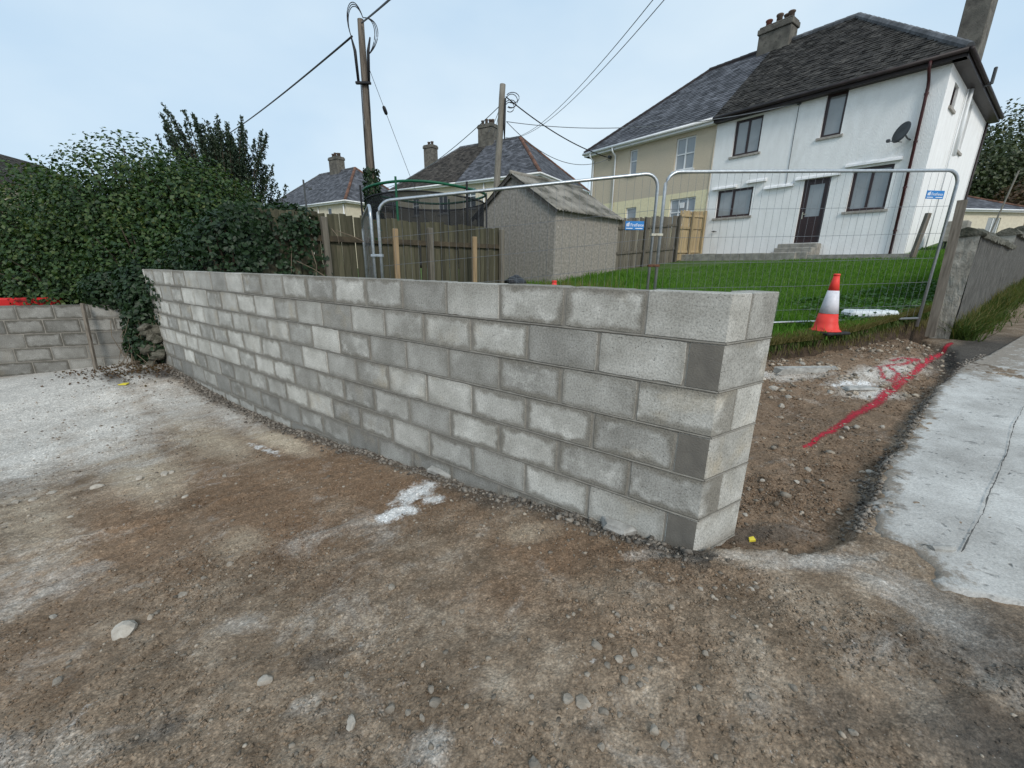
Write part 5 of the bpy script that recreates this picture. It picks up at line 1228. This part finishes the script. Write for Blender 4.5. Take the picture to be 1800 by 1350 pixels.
# bungalow up the road on the right
F4 = (37.6, 32.4, 3.25, 0.05)
bg = half_house('bungalow', F4, 'R', 'small cream bungalow with grey slate roof beyond the boundary wall', 'house', None, 'render_cream', 'tile_slate', 'ridge_grey', 'ridge_red', 'upvc_white', 'upvc_white',
    [(-2.9, -1.9, 0.9, 2.1, dict(mull=(.5,), fm='upvc_white', pm='pane_grey', sill='white_paint', fw=.06))], H=2.5, L=7.5, D=7.0, ri=3.6, rise=1.75, tw=.3, th=.22)
# gabled house end behind the hedge on the far left
def cottage():
    t = empty('grey_house', (-30.5, 23.4, 0.7), 0.25); tag(t, 'grey rendered house whose roof corner shows above the hedge', 'house')
    MB().prism([(-3, 0), (2.9, 0), (2.9, 8), (-3, 8)], -.8, 5.0).add([(-3, 0, 5.0), (2.9, 0, 5.0), (-.05, 0, 7.0)], [(0, 1, 2)]).build('wall', 'render_tan', t)
    slope_tiles('roof', (3.3, -.35, 4.85), (3.3, 8.3, 4.85), (-.05, -.35, 7.15), (-.05, 8.3, 7.15), 'tile_brown', t)
    slope_tiles('roof', (-3.4, 8.3, 4.85), (-3.4, -.35, 4.85), (-.05, 8.3, 7.15), (-.05, -.35, 7.15), 'tile_brown', t)
    MB().obox((3.3, -.36, 4.8), (-.05, -.36, 7.1), .04, .2).obox((-3.4, -.36, 4.8), (-.05, -.36, 7.1), .04, .2).build('verge_board', 'fascia_dark', t)
cottage()

# low kerb and path in front of the white house
kz = 1.90
kb = empty('kerb', (F1[0] - .794 * 1.05, F1[1] - .608 * 1.05, kz), F1[3]); tag(kb, 'low pale concrete kerb along the top of the lawn', 'kerb')
for i in range(6): MB().cbox((-7.9 + i * .9, -.08, -.4), (-7.9 + i * .9 + .89, .08, 0.17 + random.gauss(0, .008)), .015).build('kerb_stone', 'concrete_step', kb)
pth = MB().box((-12, 0.09, -.5), (.3, 1.04, .085)).build('path', 'concrete_step'); pth.location = kb.location; pth.rotation_euler = (0, 0, F1[3]); tag(pth, 'concrete path along the front of the houses', 'path', kind='structure')
# leaning timber stump post and box beside the house
def hp(u, w, z): return Vector((F1[0] - .608 * u + .794 * w, F1[1] + .794 * u + .608 * w, z))
q = hp(-0.35, -0.9, 1.6); MB().obox(q, q + Vector((.16, 0, 1.45)), .10, .10, up=(0, 1, 0)).build('stump_post', 'post_weathered'); tag(bpy.data.objects['stump_post'], 'short weathered fence post standing at the corner of the white house', 'post')
cb = empty('meter_box', hp(-0.75, 1.9, 2.05), F1[3]); tag(cb, 'grey box on legs beside the white house', 'box')
MB().cbox((-.25, -.3, .35), (.25, .3, .95), .02).build('cabinet', 'concrete_step', cb)
for sx in (-.2, .2):
    for sy in (-.25, .25): MB().box((sx - .025, sy - .025, -.3), (sx + .025, sy + .025, .35)).build('leg', 'dish_grey', cb)

# ------------------------------------------------------------------ shed
SH = (1.257, 13.434, 1.289); SW, SL, SE, SR = 3.757, 3.62, 1.94, 1.157
sh = empty('shed', SH, 0.773); tag(sh, 'grey pebbledashed shed with mossy corrugated roof', 'shed')
MB().add([(0, 0, -.9), (SL, 0, -.9), (SL, SW, -.9), (0, SW, -.9), (0, 0, SE), (SL, 0, SE), (SL, SW, SE), (0, SW, SE), (0, SW / 2, SE + SR), (SL, SW / 2, SE + SR)],
         [(0, 1, 5, 4), (1, 2, 6, 9, 5), (2, 3, 7, 6), (3, 0, 4, 8, 7)]).build('wall', 'pebbledash', sh)
MB().box((-.012, SW * .44, -.9), (-.002, SW * .455, SE + .95)).box((-.012, SW * .06, -.9), (-.002, SW * .072, SE)).build('wall_bead', 'pebbledash', sh)
def corrugated(y0, z0, y1, z1):
    n = 190; rows = 7; V = []; F = []
    nrm = Vector((0, z0 - z1, y1 - y0)).normalized(); nrm = nrm if nrm.z > 0 else -nrm
    for j in range(rows):
        t = j / (rows - 1)
        for i in range(n):
            x = -0.12 + (SL + 0.2) * i / (n - 1); h = 0.022 * math.sin(i * 2 * math.pi / 7.6) + 0.012 * ((j >= 4) - 0.5) + 0
            V.append(Vector((x, y0 + (y1 - y0) * t, z0 + (z1 - z0) * t)) + nrm * (0.05 + h))
    F = [(j * n + i, j * n + i + 1, (j + 1) * n + i + 1, (j + 1) * n + i) for j in range(rows - 1) for i in range(n - 1)]
    o = mesh_obj('corrugated_roof', V, F, 'asbestos', sh, True); md = o.modifiers.new('thick', 'SOLIDIFY'); md.thickness = 0.012
ev = 0.16; sl_ = SR / (SW / 2)
corrugated(-ev, SE - ev * sl_, SW / 2, SE + SR); corrugated(SW + ev, SE - ev * sl_, SW / 2, SE + SR)
MB().tube([(-.13, SW / 2, SE + SR + .07), (SL + .1, SW / 2, SE + SR + .07)], .07, 10).build('ridge_cap', 'asbestos', sh, True)
MB().obox((-.08, -ev, SE - ev * sl_ - .01), (-.08, SW / 2, SE + SR - .01), .03, .10).obox((-.08, SW + ev, SE - ev * sl_ - .01), (-.08, SW / 2, SE + SR - .01), .03, .10).build('verge_board', 'verge_board', sh)

# ------------------------------------------------------------------ timber fences
BOARDS = {}
def board_fence(name, A, B, ztA, ztB, hgt, pitch, bw_, mat, rmat, label, posts, rail_fr=(0.30, 0.78), front=-1, pmat=None, jit=0.02, gapj=0.010):
    A, B = Vector((A[0], A[1], 0)), Vector((B[0], B[1], 0)); L = (B - A).length; ang = math.atan2(B.y - A.y, B.x - A.x)
    t = empty(name, (A.x, A.y, 0), ang); tag(t, label, 'fence')
    n = int(L / pitch); 
    var = []
    for v in range(4):
        key = (name, mat, bw_, round(hgt, 2), v)
        if key not in BOARDS:
            o = MB().cbox((-bw_ / 2, -.009, 0), (bw_ / 2, .009, hgt), .003).build('board', mat, t)
            for vv in o.data.vertices:
                if vv.co.z > hgt * .9: vv.co.z += random.gauss(0, .006)
            BOARDS[key] = o.data; bpy.data.objects.remove(o)
        var.append(BOARDS[key])
    for i in range(n):
        x = (i + .5) * pitch + random.gauss(0, gapj * .4); o = bpy.data.objects.new('board', var[i % 4]); COL.objects.link(o); o.parent = t
        zt = ztA + (ztB - ztA) * x / L + random.gauss(0, jit * .6); o.location = (x, random.gauss(0, .003), zt - hgt); o.rotation_euler = (random.gauss(0, .006), random.gauss(0, .007), random.gauss(0, .02))
    for f in rail_fr:
        za = ztA - hgt * (1 - f); zb = ztB - hgt * (1 - f)
        MB().obox((0, front * .034, za), (L, front * .034, zb), .042, .085).build('rail', rmat, t)
    for px, ex in posts:
        zt = ztA + (ztB - ztA) * px / L
        MB().cbox((px - .045, front * .10 - .045, zt - hgt - .5), (px + .045, front * .10 + .045, zt + ex), .008).build('post', pmat or rmat, t)
    return t
board_fence('timber_fence', (-3.66, 6.16), (-0.25, 9.52), 2.26, 2.29, 1.85, 0.112, 0.106, 'fence_board', 'fence_rail', 'mossy weathered vertical board fence behind the new wall', [(0.93, -.06), (2.85, -.10), (4.68, -.02)], rail_fr=(0.18, 0.80), pmat='fence_grey')
board_fence('timber_fence', (3.80, 15.93), (6.55, 17.42), 3.22, 3.50, 1.85, 0.125, 0.118, 'fence_grey', 'fence_grey', 'grey weathered board fence between the shed and the houses', [(1.3, .0), (3.05, .02)], rail_fr=(0.35, 0.82))
board_fence('fence_gate', (6.60, 17.45), (7.80, 18.10), 3.72, 3.76, 1.9, 0.135, 0.128, 'timber_pale', 'timber_pale', 'new pale timber panel fence beside the white house', [(.62, -.05), (1.33, 0.02)], rail_fr=(0.18, 0.66, 0.9))
for nm, px, py, d, lab in [('a', 692, 402, 6.75, 'fresh orange-brown timber stake beside the galvanised panel end'), ('b', 832, 416, 7.9, 'fresh orange-brown timber stake standing mid-way along the mossy fence')]:
    p = at(px, py, d); o = MB().cbox((-.042, -.042, 0.0), (.042, .042, p.z - 0.1), .006).build('timber_stake', 'timber_new'); o.location = (p.x, p.y, 0.1); o.rotation_euler = (0, 0.01, .5); tag(o, lab, 'stake')

# rubble and bag near the shed
hp_ = at(925, 492, 9.0)
rb = empty('rubble_heap', (hp_.x, hp_.y, lz(hp_.x, hp_.y) - .05)); tag(rb, 'heap of stones and debris on the lawn in front of the shed', 'rubble heap')
for i in range(26):
    a = random.uniform(0, 6.28); r = random.uniform(0, .55); rock('stone', (r * math.cos(a) * 1.5, r * math.sin(a), .35 * (1 - r) + random.uniform(0, .1)), random.uniform(.06, .13), random.choice(['stone', 'stone_pale', 'concrete_chip']), rb, 400 + i)
bag = rock('bin_bag', at(905, 486, 9.3) - Vector((0, 0, .18)), .30, 'bin_bag', None, 77, 3, .8, .5); tag(bag, 'black refuse bag lying by the rubble heap', 'bag')
# dry plants by the shed
P = np.stack([RNG.normal(hp_.x + .4, .8, 900), RNG.normal(hp_.y + .6, .6, 900)], 1); P = np.column_stack([P, lawn_z(P[:, 0], P[:, 1])])
tag(blades('weed_stalks', P, 0.42, .014, 'grass_dry', .35), 'tall straggly weeds in front of the shed', 'weeds', kind='stuff')
P = np.stack([RNG.uniform(-0.2, 4.2, 9000), RNG.uniform(5.2, 15, 9000)], 1); P = np.column_stack([P, lawn_z(P[:, 0], P[:, 1])])
tag(blades('tall_grass', P, 0.17, .016, 'grass_blade', .4), 'longer grass by the shed and the timber fence', 'grass', kind='stuff')

# ------------------------------------------------------------------ poles and cables
def pole(name, base, top, r0, r1, mat, lab):
    t = empty(name, base); tag(t, lab, 'pole'); base, top = Vector(base), Vector(top); d = top - base
    n = 14; pts = [d * (i / n) + Vector((.007 * math.sin(i * 1.3), .007 * math.cos(i * .9), 0)) for i in range(n + 1)]
    MB().tube(pts, [r0 + (r1 - r0) * i / n for i in range(n + 1)], 14).build('shaft', mat, t, True)
    return t, d
p1b = Vector((-4.02, 12.6, 0.3)); p1t = at(635, 36, 10.5); p1t.y = 12.6
p1, d1v = pole('utility_pole', p1b, p1t, .135, .08, 'pole_wood', 'tall wooden utility pole with ivy round its foot and looped cables')
def loc1(f): return d1v * f
mb = MB()
for s in (-1, 1):
    for j in range(3):
        A_, D_ = (Vector((-.24, -.1, -.42)), Vector((.10, -.12, -.02))) if s < 0 else (Vector((.10, -.12, -.02)), Vector((.17, -.1, -.80)))
        B_, C_ = (Vector((-.40 - .03 * j, -.1, .12 + .05 * j)), Vector((-.10, -.08, .50 + .07 * j))) if s < 0 else (Vector((.46 + .05 * j, -.1, .02)), Vector((.42 + .06 * j, -.08, -.52)))
        mb.tube([loc1(1.0) + A_ * (1 - t) ** 3 + B_ * 3 * t * (1 - t) ** 2 + C_ * 3 * t * t * (1 - t) + D_ * t ** 3 for t in np.linspace(0, 1, 16)], .010, 6)
    mb.tube([loc1(.955) + Vector((s * .24, -.1, -.1)), loc1(.90) + Vector((s * .17, -.1, 0)), loc1(.80) + Vector((s * .135, -.1, 0))], [.02, .04, .035], 8)
mb.build('cable_loops', 'cable_black', p1, True)
MB().cbox(loc1(.80) + Vector((-.20, -.18, -.03)), loc1(.80) + Vector((.20, -.10, .03)), .01).build('bracket', 'cable_black', p1)
mb = MB()
for s in (-1, 1): mb.tube([loc1(.80) + Vector((s * .09, -.06, 0)), loc1(.4) + Vector((s * .115, -.06, 0)), loc1(.2) + Vector((s * .13, -.06, 0))], .014, 6)
mb.build('cable_guard', 'cable_black', p1)
# ivy climbing the pole
n = 3600; f = .02 + .50 * RNG.random(n) ** 1.3; a = RNG.uniform(0, 6.283, n); rr = (.17 + .22 * np.clip(.52 - f, 0, 1)) * RNG.uniform(.8, 1.35, n)
P = np.stack([d1v.x * f + rr * np.cos(a), d1v.y * f + rr * np.sin(a), d1v.z * f], 1); N = np.stack([np.cos(a), np.sin(a), np.full(n, .25)], 1)
leaves('ivy', P, N, .085, 'leaf_ivy', p1)
p2b = Vector((-0.95, 18.5, 1.2)); p2t = at(884, 150, 16.0); p2t.y = 18.5
p2, d2v = pole('utility_pole', p2b, p2t, .155, .115, 'pole_grey', 'plain grey wooden utility pole leaning slightly behind the shed')
mb = MB()
for j in range(4):
    c = d2v * (.93 - .015 * j) + Vector((.18, -.15, 0)); R = .26 - .03 * j
    mb.tube([c + Vector((R * (0.9 + math.cos(a)), 0, R * math.sin(a) * (1 if j % 2 else .7))) for a in np.linspace(-2.2, 2.6, 13)], .014, 6)
mb.tube([d2v * .93 + Vector((.14, -.1, 0)), d2v * .80 + Vector((.16, -.1, 0)), d2v * .73 + Vector((.2, -.1, 0))], [.03, .05, .02], 8)
mb.build('cable_loops', 'cable_black', p2, True)
def cable(p, q, sag, r, mat, lab, n=28):
    p, q = Vector(p), Vector(q); pts = []
    for i in range(n + 1):
        t = i / n; v = p.lerp(q, t); v.z -= sag * 4 * t * (1 - t); pts.append(v)
    o = MB().tube(pts, r, 6).build('overhead_cable', mat, None, True); tag(o, lab, 'cable', 'overhead cables'); return o
p1w = Vector(p1b); top1 = p1w + d1v * .985; top2 = p2b + d2v
cable(top1 + Vector((.06, -.12, -.02)), at(760, -70, 5.2), .02, .020, 'cable_black', 'thick black cable running from the ivy-footed pole up over the yard')
cable(top1 + Vector((-.22, -.1, -.3)), at(400, 236, 26), .10, .026, 'cable_black', 'thick black cable running from the ivy-footed pole down behind the dark evergreen')
s0 = p1w + d1v * .865 + Vector((.1, 0, 0)); s1_ = at(752, 392, 13.5); st = cable(s0, s1_, .0, .007, 'cable_grey', 'thin stay wire slanting down from the ivy-footed pole')
ins = s0.lerp(s1_, .245); o = MB().lathe([(.02, -.11), (.045, -.08), (.05, .0), (.045, .08), (.02, .11)], n=10).build('insulator', 'cable_black', None, True); o.location = ins; o.rotation_euler = (s1_ - s0).to_track_quat('Z', 'Y').to_euler(); tag(o, 'small black egg insulator on the thin stay wire', 'insulator')
cable(top2 + Vector((-.1, -.1, -.75)), at(672, 332, 30), .5, .016, 'cable_grey', 'thin cable from the leaning grey pole running down past the brown roof chimney')
cable(top2 + Vector((.12, -.1, -.45)), hp(11.8, -.12, F1[2] + 4.75), .25, .022, 'cable_black', 'thick black cable from the leaning grey pole to the tan house')
cable(top2 + Vector((.15, -.1, -1.3)), hp(11.75, -.12, F1[2] + 4.65), .75, .013, 'cable_grey', 'thin slack cable from the leaning grey pole to the tan house')
cable(top2 + Vector((.15, -.1, -1.3)), hp(3.62, -.06, F1[2] + 4.94), .45, .012, 'cable_grey', 'thin nearly level cable from the leaning grey pole to the white house')
c2 = a2.matrix_world
for k, (x, y) in enumerate([(1195, -60), (1218, -60)]):
    cable(at(886 + 2 * k, 241, 30), at(x, y, 7.5), .9, .010, 'cable_grey', ['thin wire crossing high above the roofs to the slate roof, upper of a pair', 'thin wire crossing high above the roofs to the slate roof, lower of a pair'][k])
for k, (x, y) in enumerate([(857, 232), (866, 238)]):
    cable(top2 + Vector((-.1, -.1, -.8)), at(x, y, 31), .2, .012, 'cable_grey', ['thin wire from the grey pole to the left chimney pots', 'thin wire from the grey pole to the right chimney pots'][k])
# slim lamp post by the far house
sp_ = at(533, 316, 27); lp = empty('thin_pole', (sp_.x, sp_.y, 1.0)); tag(lp, 'slim grey metal pole standing before the slate-roofed house', 'pole')
MB().tube([(0, 0, 0), (0, 0, sp_.z - 1)], .06, 8).build('shaft', 'dish_grey', lp); MB().tube([(0, 0, sp_.z - 1.4), (.4, 0, sp_.z - 1.5)], .03, 6).cbox((.3, -.06, sp_.z - 1.6), (.5, .06, sp_.z - 1.48), .02).build('arm', 'dish_grey', lp)
sp2 = at(1791, 300, 26); lp = MB().tube([(0, 0, 0), (-.75, 0, -5.0)], .045, 8).build('thin_pole', 'pole_grey'); lp.location = sp2; tag(lp, 'thin leaning pole beside the bungalow roof', 'pole')

# ------------------------------------------------------------------ trampoline
tc_ = (-2.55, 12.9, 0.55); tr_ = empty('trampoline', tc_); tag(tr_, 'trampoline with green top ring and dark net behind the timber fence', 'trampoline')
TR = 1.72; zt = 2.95
def ring(z, r, rad_, mat, nm): MB().tube([(r * math.cos(a), r * math.sin(a), z + .03 * math.sin(3 * a)) for a in np.linspace(0, 2 * math.pi, 49)], rad_, 8, caps=False).build(nm, mat, tr_, True)
ring(zt, TR, .035, 'tramp_green', 'top_ring'); ring(zt - .22, TR * .97, .02, 'tramp_dark', 'net_hem'); ring(.95, TR, .06, 'tramp_dark', 'frame_ring')
MB().lathe([(TR * .98, .93), (TR * .98, .96)], n=40).build('mat', 'tramp_dark', tr_)
nn_ = 48; V = []; F = []
for i in range(nn_):
    a = 2 * math.pi * i / nn_; k = 1 - .05 * abs(math.sin(3 * a))
    V += [(TR * .97 * k * math.cos(a), TR * .97 * k * math.sin(a), 1.0), (TR * .97 * math.cos(a), TR * .97 * math.sin(a), zt - .2)]
F = [(2 * i, (2 * i + 2) % (2 * nn_), (2 * i + 3) % (2 * nn_), 2 * i + 1) for i in range(nn_)]
mesh_obj('net', V, F, 'trampoline_net', tr_)
for i in range(6):
    a = i * math.pi / 3 + .3; MB().tube([(TR * 1.05 * math.cos(a), TR * 1.05 * math.sin(a), 0), (TR * 1.04 * math.cos(a), TR * 1.04 * math.sin(a), zt + .12)], .028, 8).build('post', 'tramp_green' if i % 3 == 1 else 'tramp_dark', tr_)

# ------------------------------------------------------------------ hedge, ivy and trees
def shell_points(blobs, n, thick=0.35, rng=RNG, pw=2.0):
    P = []; N = []; vol = np.array([b[3] * b[4] + b[4] * b[5] + b[3] * b[5] for b in blobs]); cnt = (n * vol / vol.sum()).astype(int)
    for (cx, cy, cz, rx, ry, rz), c in zip(blobs, cnt):
        d = rng.normal(0, 1, (c, 3)); d /= np.linalg.norm(d, axis=1)[:, None]
        lump = 1 + .15 * fbm(d[:, 0] * 2 + cx, d[:, 1] * 2 + d[:, 2] * 1.7 + cy, 1.6, 3)
        k = lump * (1 - thick * rng.random(c) ** pw)
        p = d * k[:, None] * np.array([rx, ry, rz]) + np.array([cx, cy, cz]); nn = d / np.array([rx, ry, rz]); nn /= np.linalg.norm(nn, axis=1)[:, None]
        P.append(p); N.append(nn + np.array([0, 0, .35]))
    return np.concatenate(P), np.concatenate(N)
def twigs(t, blobs, n, rng=random):
    mb = MB()
    for i in range(n):
        b = rng.choice(blobs); a = rng.uniform(0, 6.28); e = rng.uniform(-.3, 1.2); d = Vector((math.cos(a) * math.cos(e), math.sin(a) * math.cos(e), math.sin(e)))
        c = Vector(b[:3]); s = Vector((d.x * b[3], d.y * b[4], d.z * b[5])); mb.tube([c + s * .3 - Vector((0, 0, .4)), c + s * .7, c + s * rng.uniform(.95, 1.05)], [.03, .014, .005], 5)
    mb.build('branches', 'bark', t)
HB = [(-7.7, 8.9, 1.8, 1.85, 1.5, 1.95), (-7.2, 9.0, 1.8, 1.3, 1.2, 1.6), (-6.3, 8.7, 1.7, 1.3, 1.3, 1.75), (-9.4, 9.0, 1.5, 1.9, 1.5, 1.85), (-11.6, 9.2, 1.4, 1.9, 1.5, 1.7), (-5.9, 8.6, 1.45, 1.35, 1.3, 1.75), (-8.5, 8.2, .7, 1.5, .95, 1.5), (-6.7, 7.75, .9, 1.2, .75, 1.3), (-10.6, 8.4, .6, 1.6, .9, 1.4)]
hd = empty('hedge', (-8, 8.8, -.2)); tag(hd, 'tall overgrown green hedge behind the low block wall', 'hedge')
P, N = shell_points(HB, 150000, .55, pw=1.3); ok = (P[:, 2] > -.2); P, N = P[ok], N[ok]; P -= np.array([-8, 8.8, -.2])
leaves('foliage', P, N, .072, 'leaf_hedge', hd)
P, N = shell_points(HB, 8000, .22); P[:, 2] += .02; ok = P[:, 2] > 2.0; P, N = P[ok], N[ok]; P -= np.array([-8, 8.8, -.2])
leaves('top_shoots', P, N, .075, 'leaf_young', hd, droop=-.4, aspect=.6)
twigs(hd, [(b[0] + 8, b[1] - 8.8, b[2] + .2) + b[3:] for b in HB], 160)
IB = [(-4.75, 7.65, 1.35, 1.25, .85, 1.05), (-3.95, 6.75, 1.75, .62, .5, .62), (-4.25, 6.35, 1.5, .6, .4, .75), (-3.5, 6.75, 2.05, .5, .4, .34), (-5.3, 7.2, .9, .9, .7, .95), (-4.35, 6.6, .9, .7, .45, .8)]
iv = empty('ivy', (-4.6, 7.2, 0.1)); tag(iv, 'dark ivy mound smothering the end of the timber fence', 'ivy')
P, N = shell_points(IB, 26000, .3); P -= np.array([-4.6, 7.2, .1]); leaves('foliage', P, N, .075, 'leaf_ivy', iv)
twigs(iv, [(b[0] + 4.6, b[1] - 7.2, b[2] - .1) + b[3:] for b in IB], 50)
# straggling ivy on the fence boards
fa, fb = np.array([-4.02, 5.80]), np.array([-0.25, 9.52]); tt = np.clip(np.abs(RNG.normal(0, .17, 2600)), 0, .55); zz = RNG.uniform(.8, 2.3, 2600); q = fa + (fb - fa) * tt[:, None]
keep = fbm(tt * 9, zz * 1.5, 1.3, 3) > -.05 + tt * .9; q, zz = q[keep], zz[keep]
P = np.column_stack([q[:, 0] + .07 + RNG.normal(0, .03, len(q)), q[:, 1] - .09 + RNG.normal(0, .03, len(q)), zz])
fi = empty('climbing_ivy', (-3.6, 6.1, .3)); tag(fi, 'straggling ivy climbing the mossy fence boards', 'ivy'); leaves('foliage', P - np.array([-3.6, 6.1, .3]), np.tile([.7, -.7, .2], (len(P), 1)), .07, 'leaf_ivy', fi)
mb = MB()
for (x0, y0, x1, y1) in [(505, 400, 512, 480), (590, 405, 640, 425), (520, 458, 575, 488), (548, 440, 556, 490), (583, 402, 596, 428)]: mb.tube([at(x0, y0, 6.1) - Vector((-3.6, 6.1, .3)), at((x0 + x1) / 2 + 4, (y0 + y1) / 2, 6.05) - Vector((-3.6, 6.1, .3)), at(x1, y1, 6.1) - Vector((-3.6, 6.1, .3))], .006, 5)
mb.build('stems', 'twig', fi)
# ivy tumbling into the corner of the yard
CB = [(-6.15, 6.95, .95, .42, .30, .55), (-6.15, 6.85, .45, .33, .28, .5), (-6.1, 6.75, .15, .36, .26, .3), (-6.75, 7.15, 1.0, .6, .35, .38)]
ci = empty('corner_ivy', (-6.15, 6.9, -.1)); tag(ci, 'ivy and dead stems tumbling into the corner between the two block walls', 'ivy')
P, N = shell_points(CB, 6500, .4); P -= np.array([-6.15, 6.9, -.1]); leaves('foliage', P, N, .075, 'leaf_ivy', ci)
mb = MB()
for i in range(110):
    x, y = random.gauss(.05, .2), random.gauss(-.08, .16); z = random.uniform(0, .8); mb.tube([(x, y, z), (x + random.gauss(0, .1), y - random.uniform(0, .12), z - random.uniform(.1, .3)), (x + random.gauss(0, .16), y - random.uniform(0, .2), max(-.02, z - random.uniform(.2, .6)))], random.uniform(.002, .006), 5)
mb.build('dead_stems', 'twig', ci)
n = 900; P = np.stack([RNG.normal(-6.0, .5, n), RNG.normal(6.42, .28, n)], 1); ok = ((P[:, 0] - W0.x) * WN.x + (P[:, 1] - W0.y) * WN.y) < -.05; P = P[ok]; P = np.column_stack([P, ground_z(P[:, 0], P[:, 1]) + .015])
tag(leaves('leaf_litter', P, np.tile([0, 0, 1.], (len(P), 1)), .04, 'leaf_rust'), 'dead leaves littering the ivy corner', 'leaf litter', kind='stuff')

def evergreen():
    c = Vector((-8.45, 13.1, 0.2)); t = empty('evergreen_tree', c); tag(t, 'dark upright evergreen tree with spiky shoots behind the hedge', 'tree')
    MB().tube([(0, 0, 0), (.05, 0, 1.5), (.02, .05, 3.0), (0, 0, 4.4)], [.17, .14, .09, .03], 10).build('trunk', 'bark', t, True)
    P = []; N = []; mb = MB()
    for i in range(210):
        a = random.uniform(0, 6.283); z0 = random.uniform(.9, 3.7); out = random.uniform(.1, 1.0) * (1.5 - .22 * max(0, z0 - 2)); ln = random.uniform(.9, 1.7) if random.random() < .7 else random.uniform(1.4, 2.1)
        s = Vector((0, 0, z0)); m = Vector((out * .75 * math.cos(a), out * .75 * math.sin(a), z0 + ln * .35)); top_ = 5.9 - .35 * abs(out * math.cos(a)) - random.uniform(0, 1.0)
        e = Vector((out * 1.12 * math.cos(a), out * 1.12 * math.sin(a), min(z0 + ln * 1.15, top_)))
        pts = [s.lerp(m, .5), m, m.lerp(e, .5) + Vector((0, 0, .05)), e]; mb.tube([s] + pts, [.03, .022, .015, .01, .004], 5)
        for k in range(260):
            f = random.random() ** .6; p = s.lerp(m, f * 2) if f < .5 else m.lerp(e, f * 2 - 1); w = .15 * max(0, 1.0 - f * 1.05) + .026
            P.append((p.x + random.gauss(0, w), p.y + random.gauss(0, w), p.z + random.gauss(0, w))); N.append((random.gauss(0, 1), random.gauss(0, 1), random.gauss(0, .6)))
    mb.build('branches', 'bark', t); leaves('crown', np.array(P), np.array(N), .085, 'leaf_evergreen', t, droop=-.5, aspect=.45)
evergreen()

# wooded hillside beyond the houses on the right
def hillside():
    HBs = [(96, 74, 1, 27, 20, 20), (122, 66, 1, 30, 22, 24), (78, 92, 2, 22, 16, 15)]
    t = empty('hill', (96, 74, 0)); tag(t, 'wooded hillside rising behind the white house', 'hill', kind='structure')
    for b in HBs:
        bm = bmesh.new(); bmesh.ops.create_icosphere(bm, subdivisions=4, radius=1)
        for v in bm.verts: v.co = Vector((v.co.x * b[3] * .93 + b[0] - 96, v.co.y * b[4] * .93 + b[1] - 74, max(-8, v.co.z * b[5] * .93 + b[2])))
        me = bpy.data.meshes.new('hill_ground'); bm.to_mesh(me); bm.free(); me.materials.append(MATS['hill_scrub']); o = bpy.data.objects.new('hill_ground', me); COL.objects.link(o); o.parent = t
    P, N = shell_points(HBs, 52000, .08); ok = (P[:, 2] > 0) & (P[:, 1] < 86); P, N = P[ok], N[ok]
    o = leaves('woodland', P, N, .85, 'leaf_scrub'); tag(o, 'dense scrubby woodland covering the hillside', 'woodland', kind='stuff')
hillside()
def bush(name, c, r, n, size, mat, lab, cat='bush'):
    t = empty(name, c); tag(t, lab, cat); P, N = shell_points([(0, 0, r[2] * .6) + r, (r[0] * .5, 0, r[2] * .5, r[0] * .7, r[1] * .8, r[2] * .8), (-r[0] * .5, r[1] * .2, r[2] * .4, r[0] * .7, r[1] * .8, r[2] * .7)], n, .5)
    leaves('foliage', P, N, size, mat, t)
    mb = MB()
    for i in range(14):
        a = random.uniform(0, 6.28); mb.tube([(0, 0, -.2), (r[0] * .5 * math.cos(a), r[1] * .5 * math.sin(a), r[2] * .8), (r[0] * .85 * math.cos(a), r[1] * .85 * math.sin(a), r[2] * 1.3)], [.05, .03, .008], 5)
    mb.build('branches', 'bark', t)
b_ = at(1805, 335, 40); bush('rust_tree', (b_.x + 1.5, b_.y, b_.z - 4.2), (4.0, 3.0, 3.6), 6000, .32, 'leaf_rust', 'russet-leaved tree beyond the bungalow', 'tree')
b_ = at(1770, 300, 44); bush('dark_tree', (b_.x, b_.y, b_.z - 3), (5.5, 3.0, 4.2), 7000, .36, 'leaf_scrub', 'dark green tree beyond the bungalow roof', 'tree')
b_ = at(1752, 240, 50); bush('sparse_tree', (b_.x + 2, b_.y, b_.z - 4.6), (5.0, 3.0, 5.2), 5000, .36, 'leaf_scrub', 'thin tree with sky gaps beside the gutter of the white house', 'tree')

# brick wall, red barrier at the far left
bwk = empty('brick_wall', (-11.4, 8.05, -.3), .1); tag(bwk, 'old red brick wall showing past the end of the hedge', 'brick wall')
MB().box((-2, .012, 0), (1.55, .2, 1.75)).build('mortar', 'mortar', bwk)
bme = None
for r in range(23):
    for k in range(16):
        x = -2 + k * .225 + (.1125 if r % 2 else 0)
        if x + .215 > 1.56: continue
        if bme is None: o = MB().cbox((0, 0, 0), (.215, .1, .065), .004).build('brick', 'brick_red', bwk); bme = o.data
        else: o = bpy.data.objects.new('brick', bme); COL.objects.link(o); o.parent = bwk
        o.location = (x, random.gauss(0, .003), .005 + r * .075)
rbz = at(10, 541, 7.0); rr_ = empty('plastic_barrier', (rbz.x - .6, rbz.y + .25, -.2), lwa); tag(rr_, 'red plastic barrier top showing over the low block wall', 'barrier')
MB().cbox((-1.2, -.06, .9), (.98, .06, 1.07), .03).build('top_rail', 'red_plastic', rr_); MB().cbox((-1.15, -.05, .45), (.93, .05, .6), .03).build('lower_rail', 'red_plastic', rr_)
for x in (-1.0, -.1, .8): MB().cbox((x - .06, -.07, 0), (x + .06, .07, .9), .02).build('upright', 'red_plastic', rr_)
print('tris', sum(len(o.data.loop_triangles) if False else sum(len(p.vertices) - 2 for p in o.data.polygons) if len(o.data.polygons) < 5000 else len(o.data.polygons) * 2 for o in bpy.data.objects if o.type == 'MESH'), 'objects', len(bpy.data.objects))
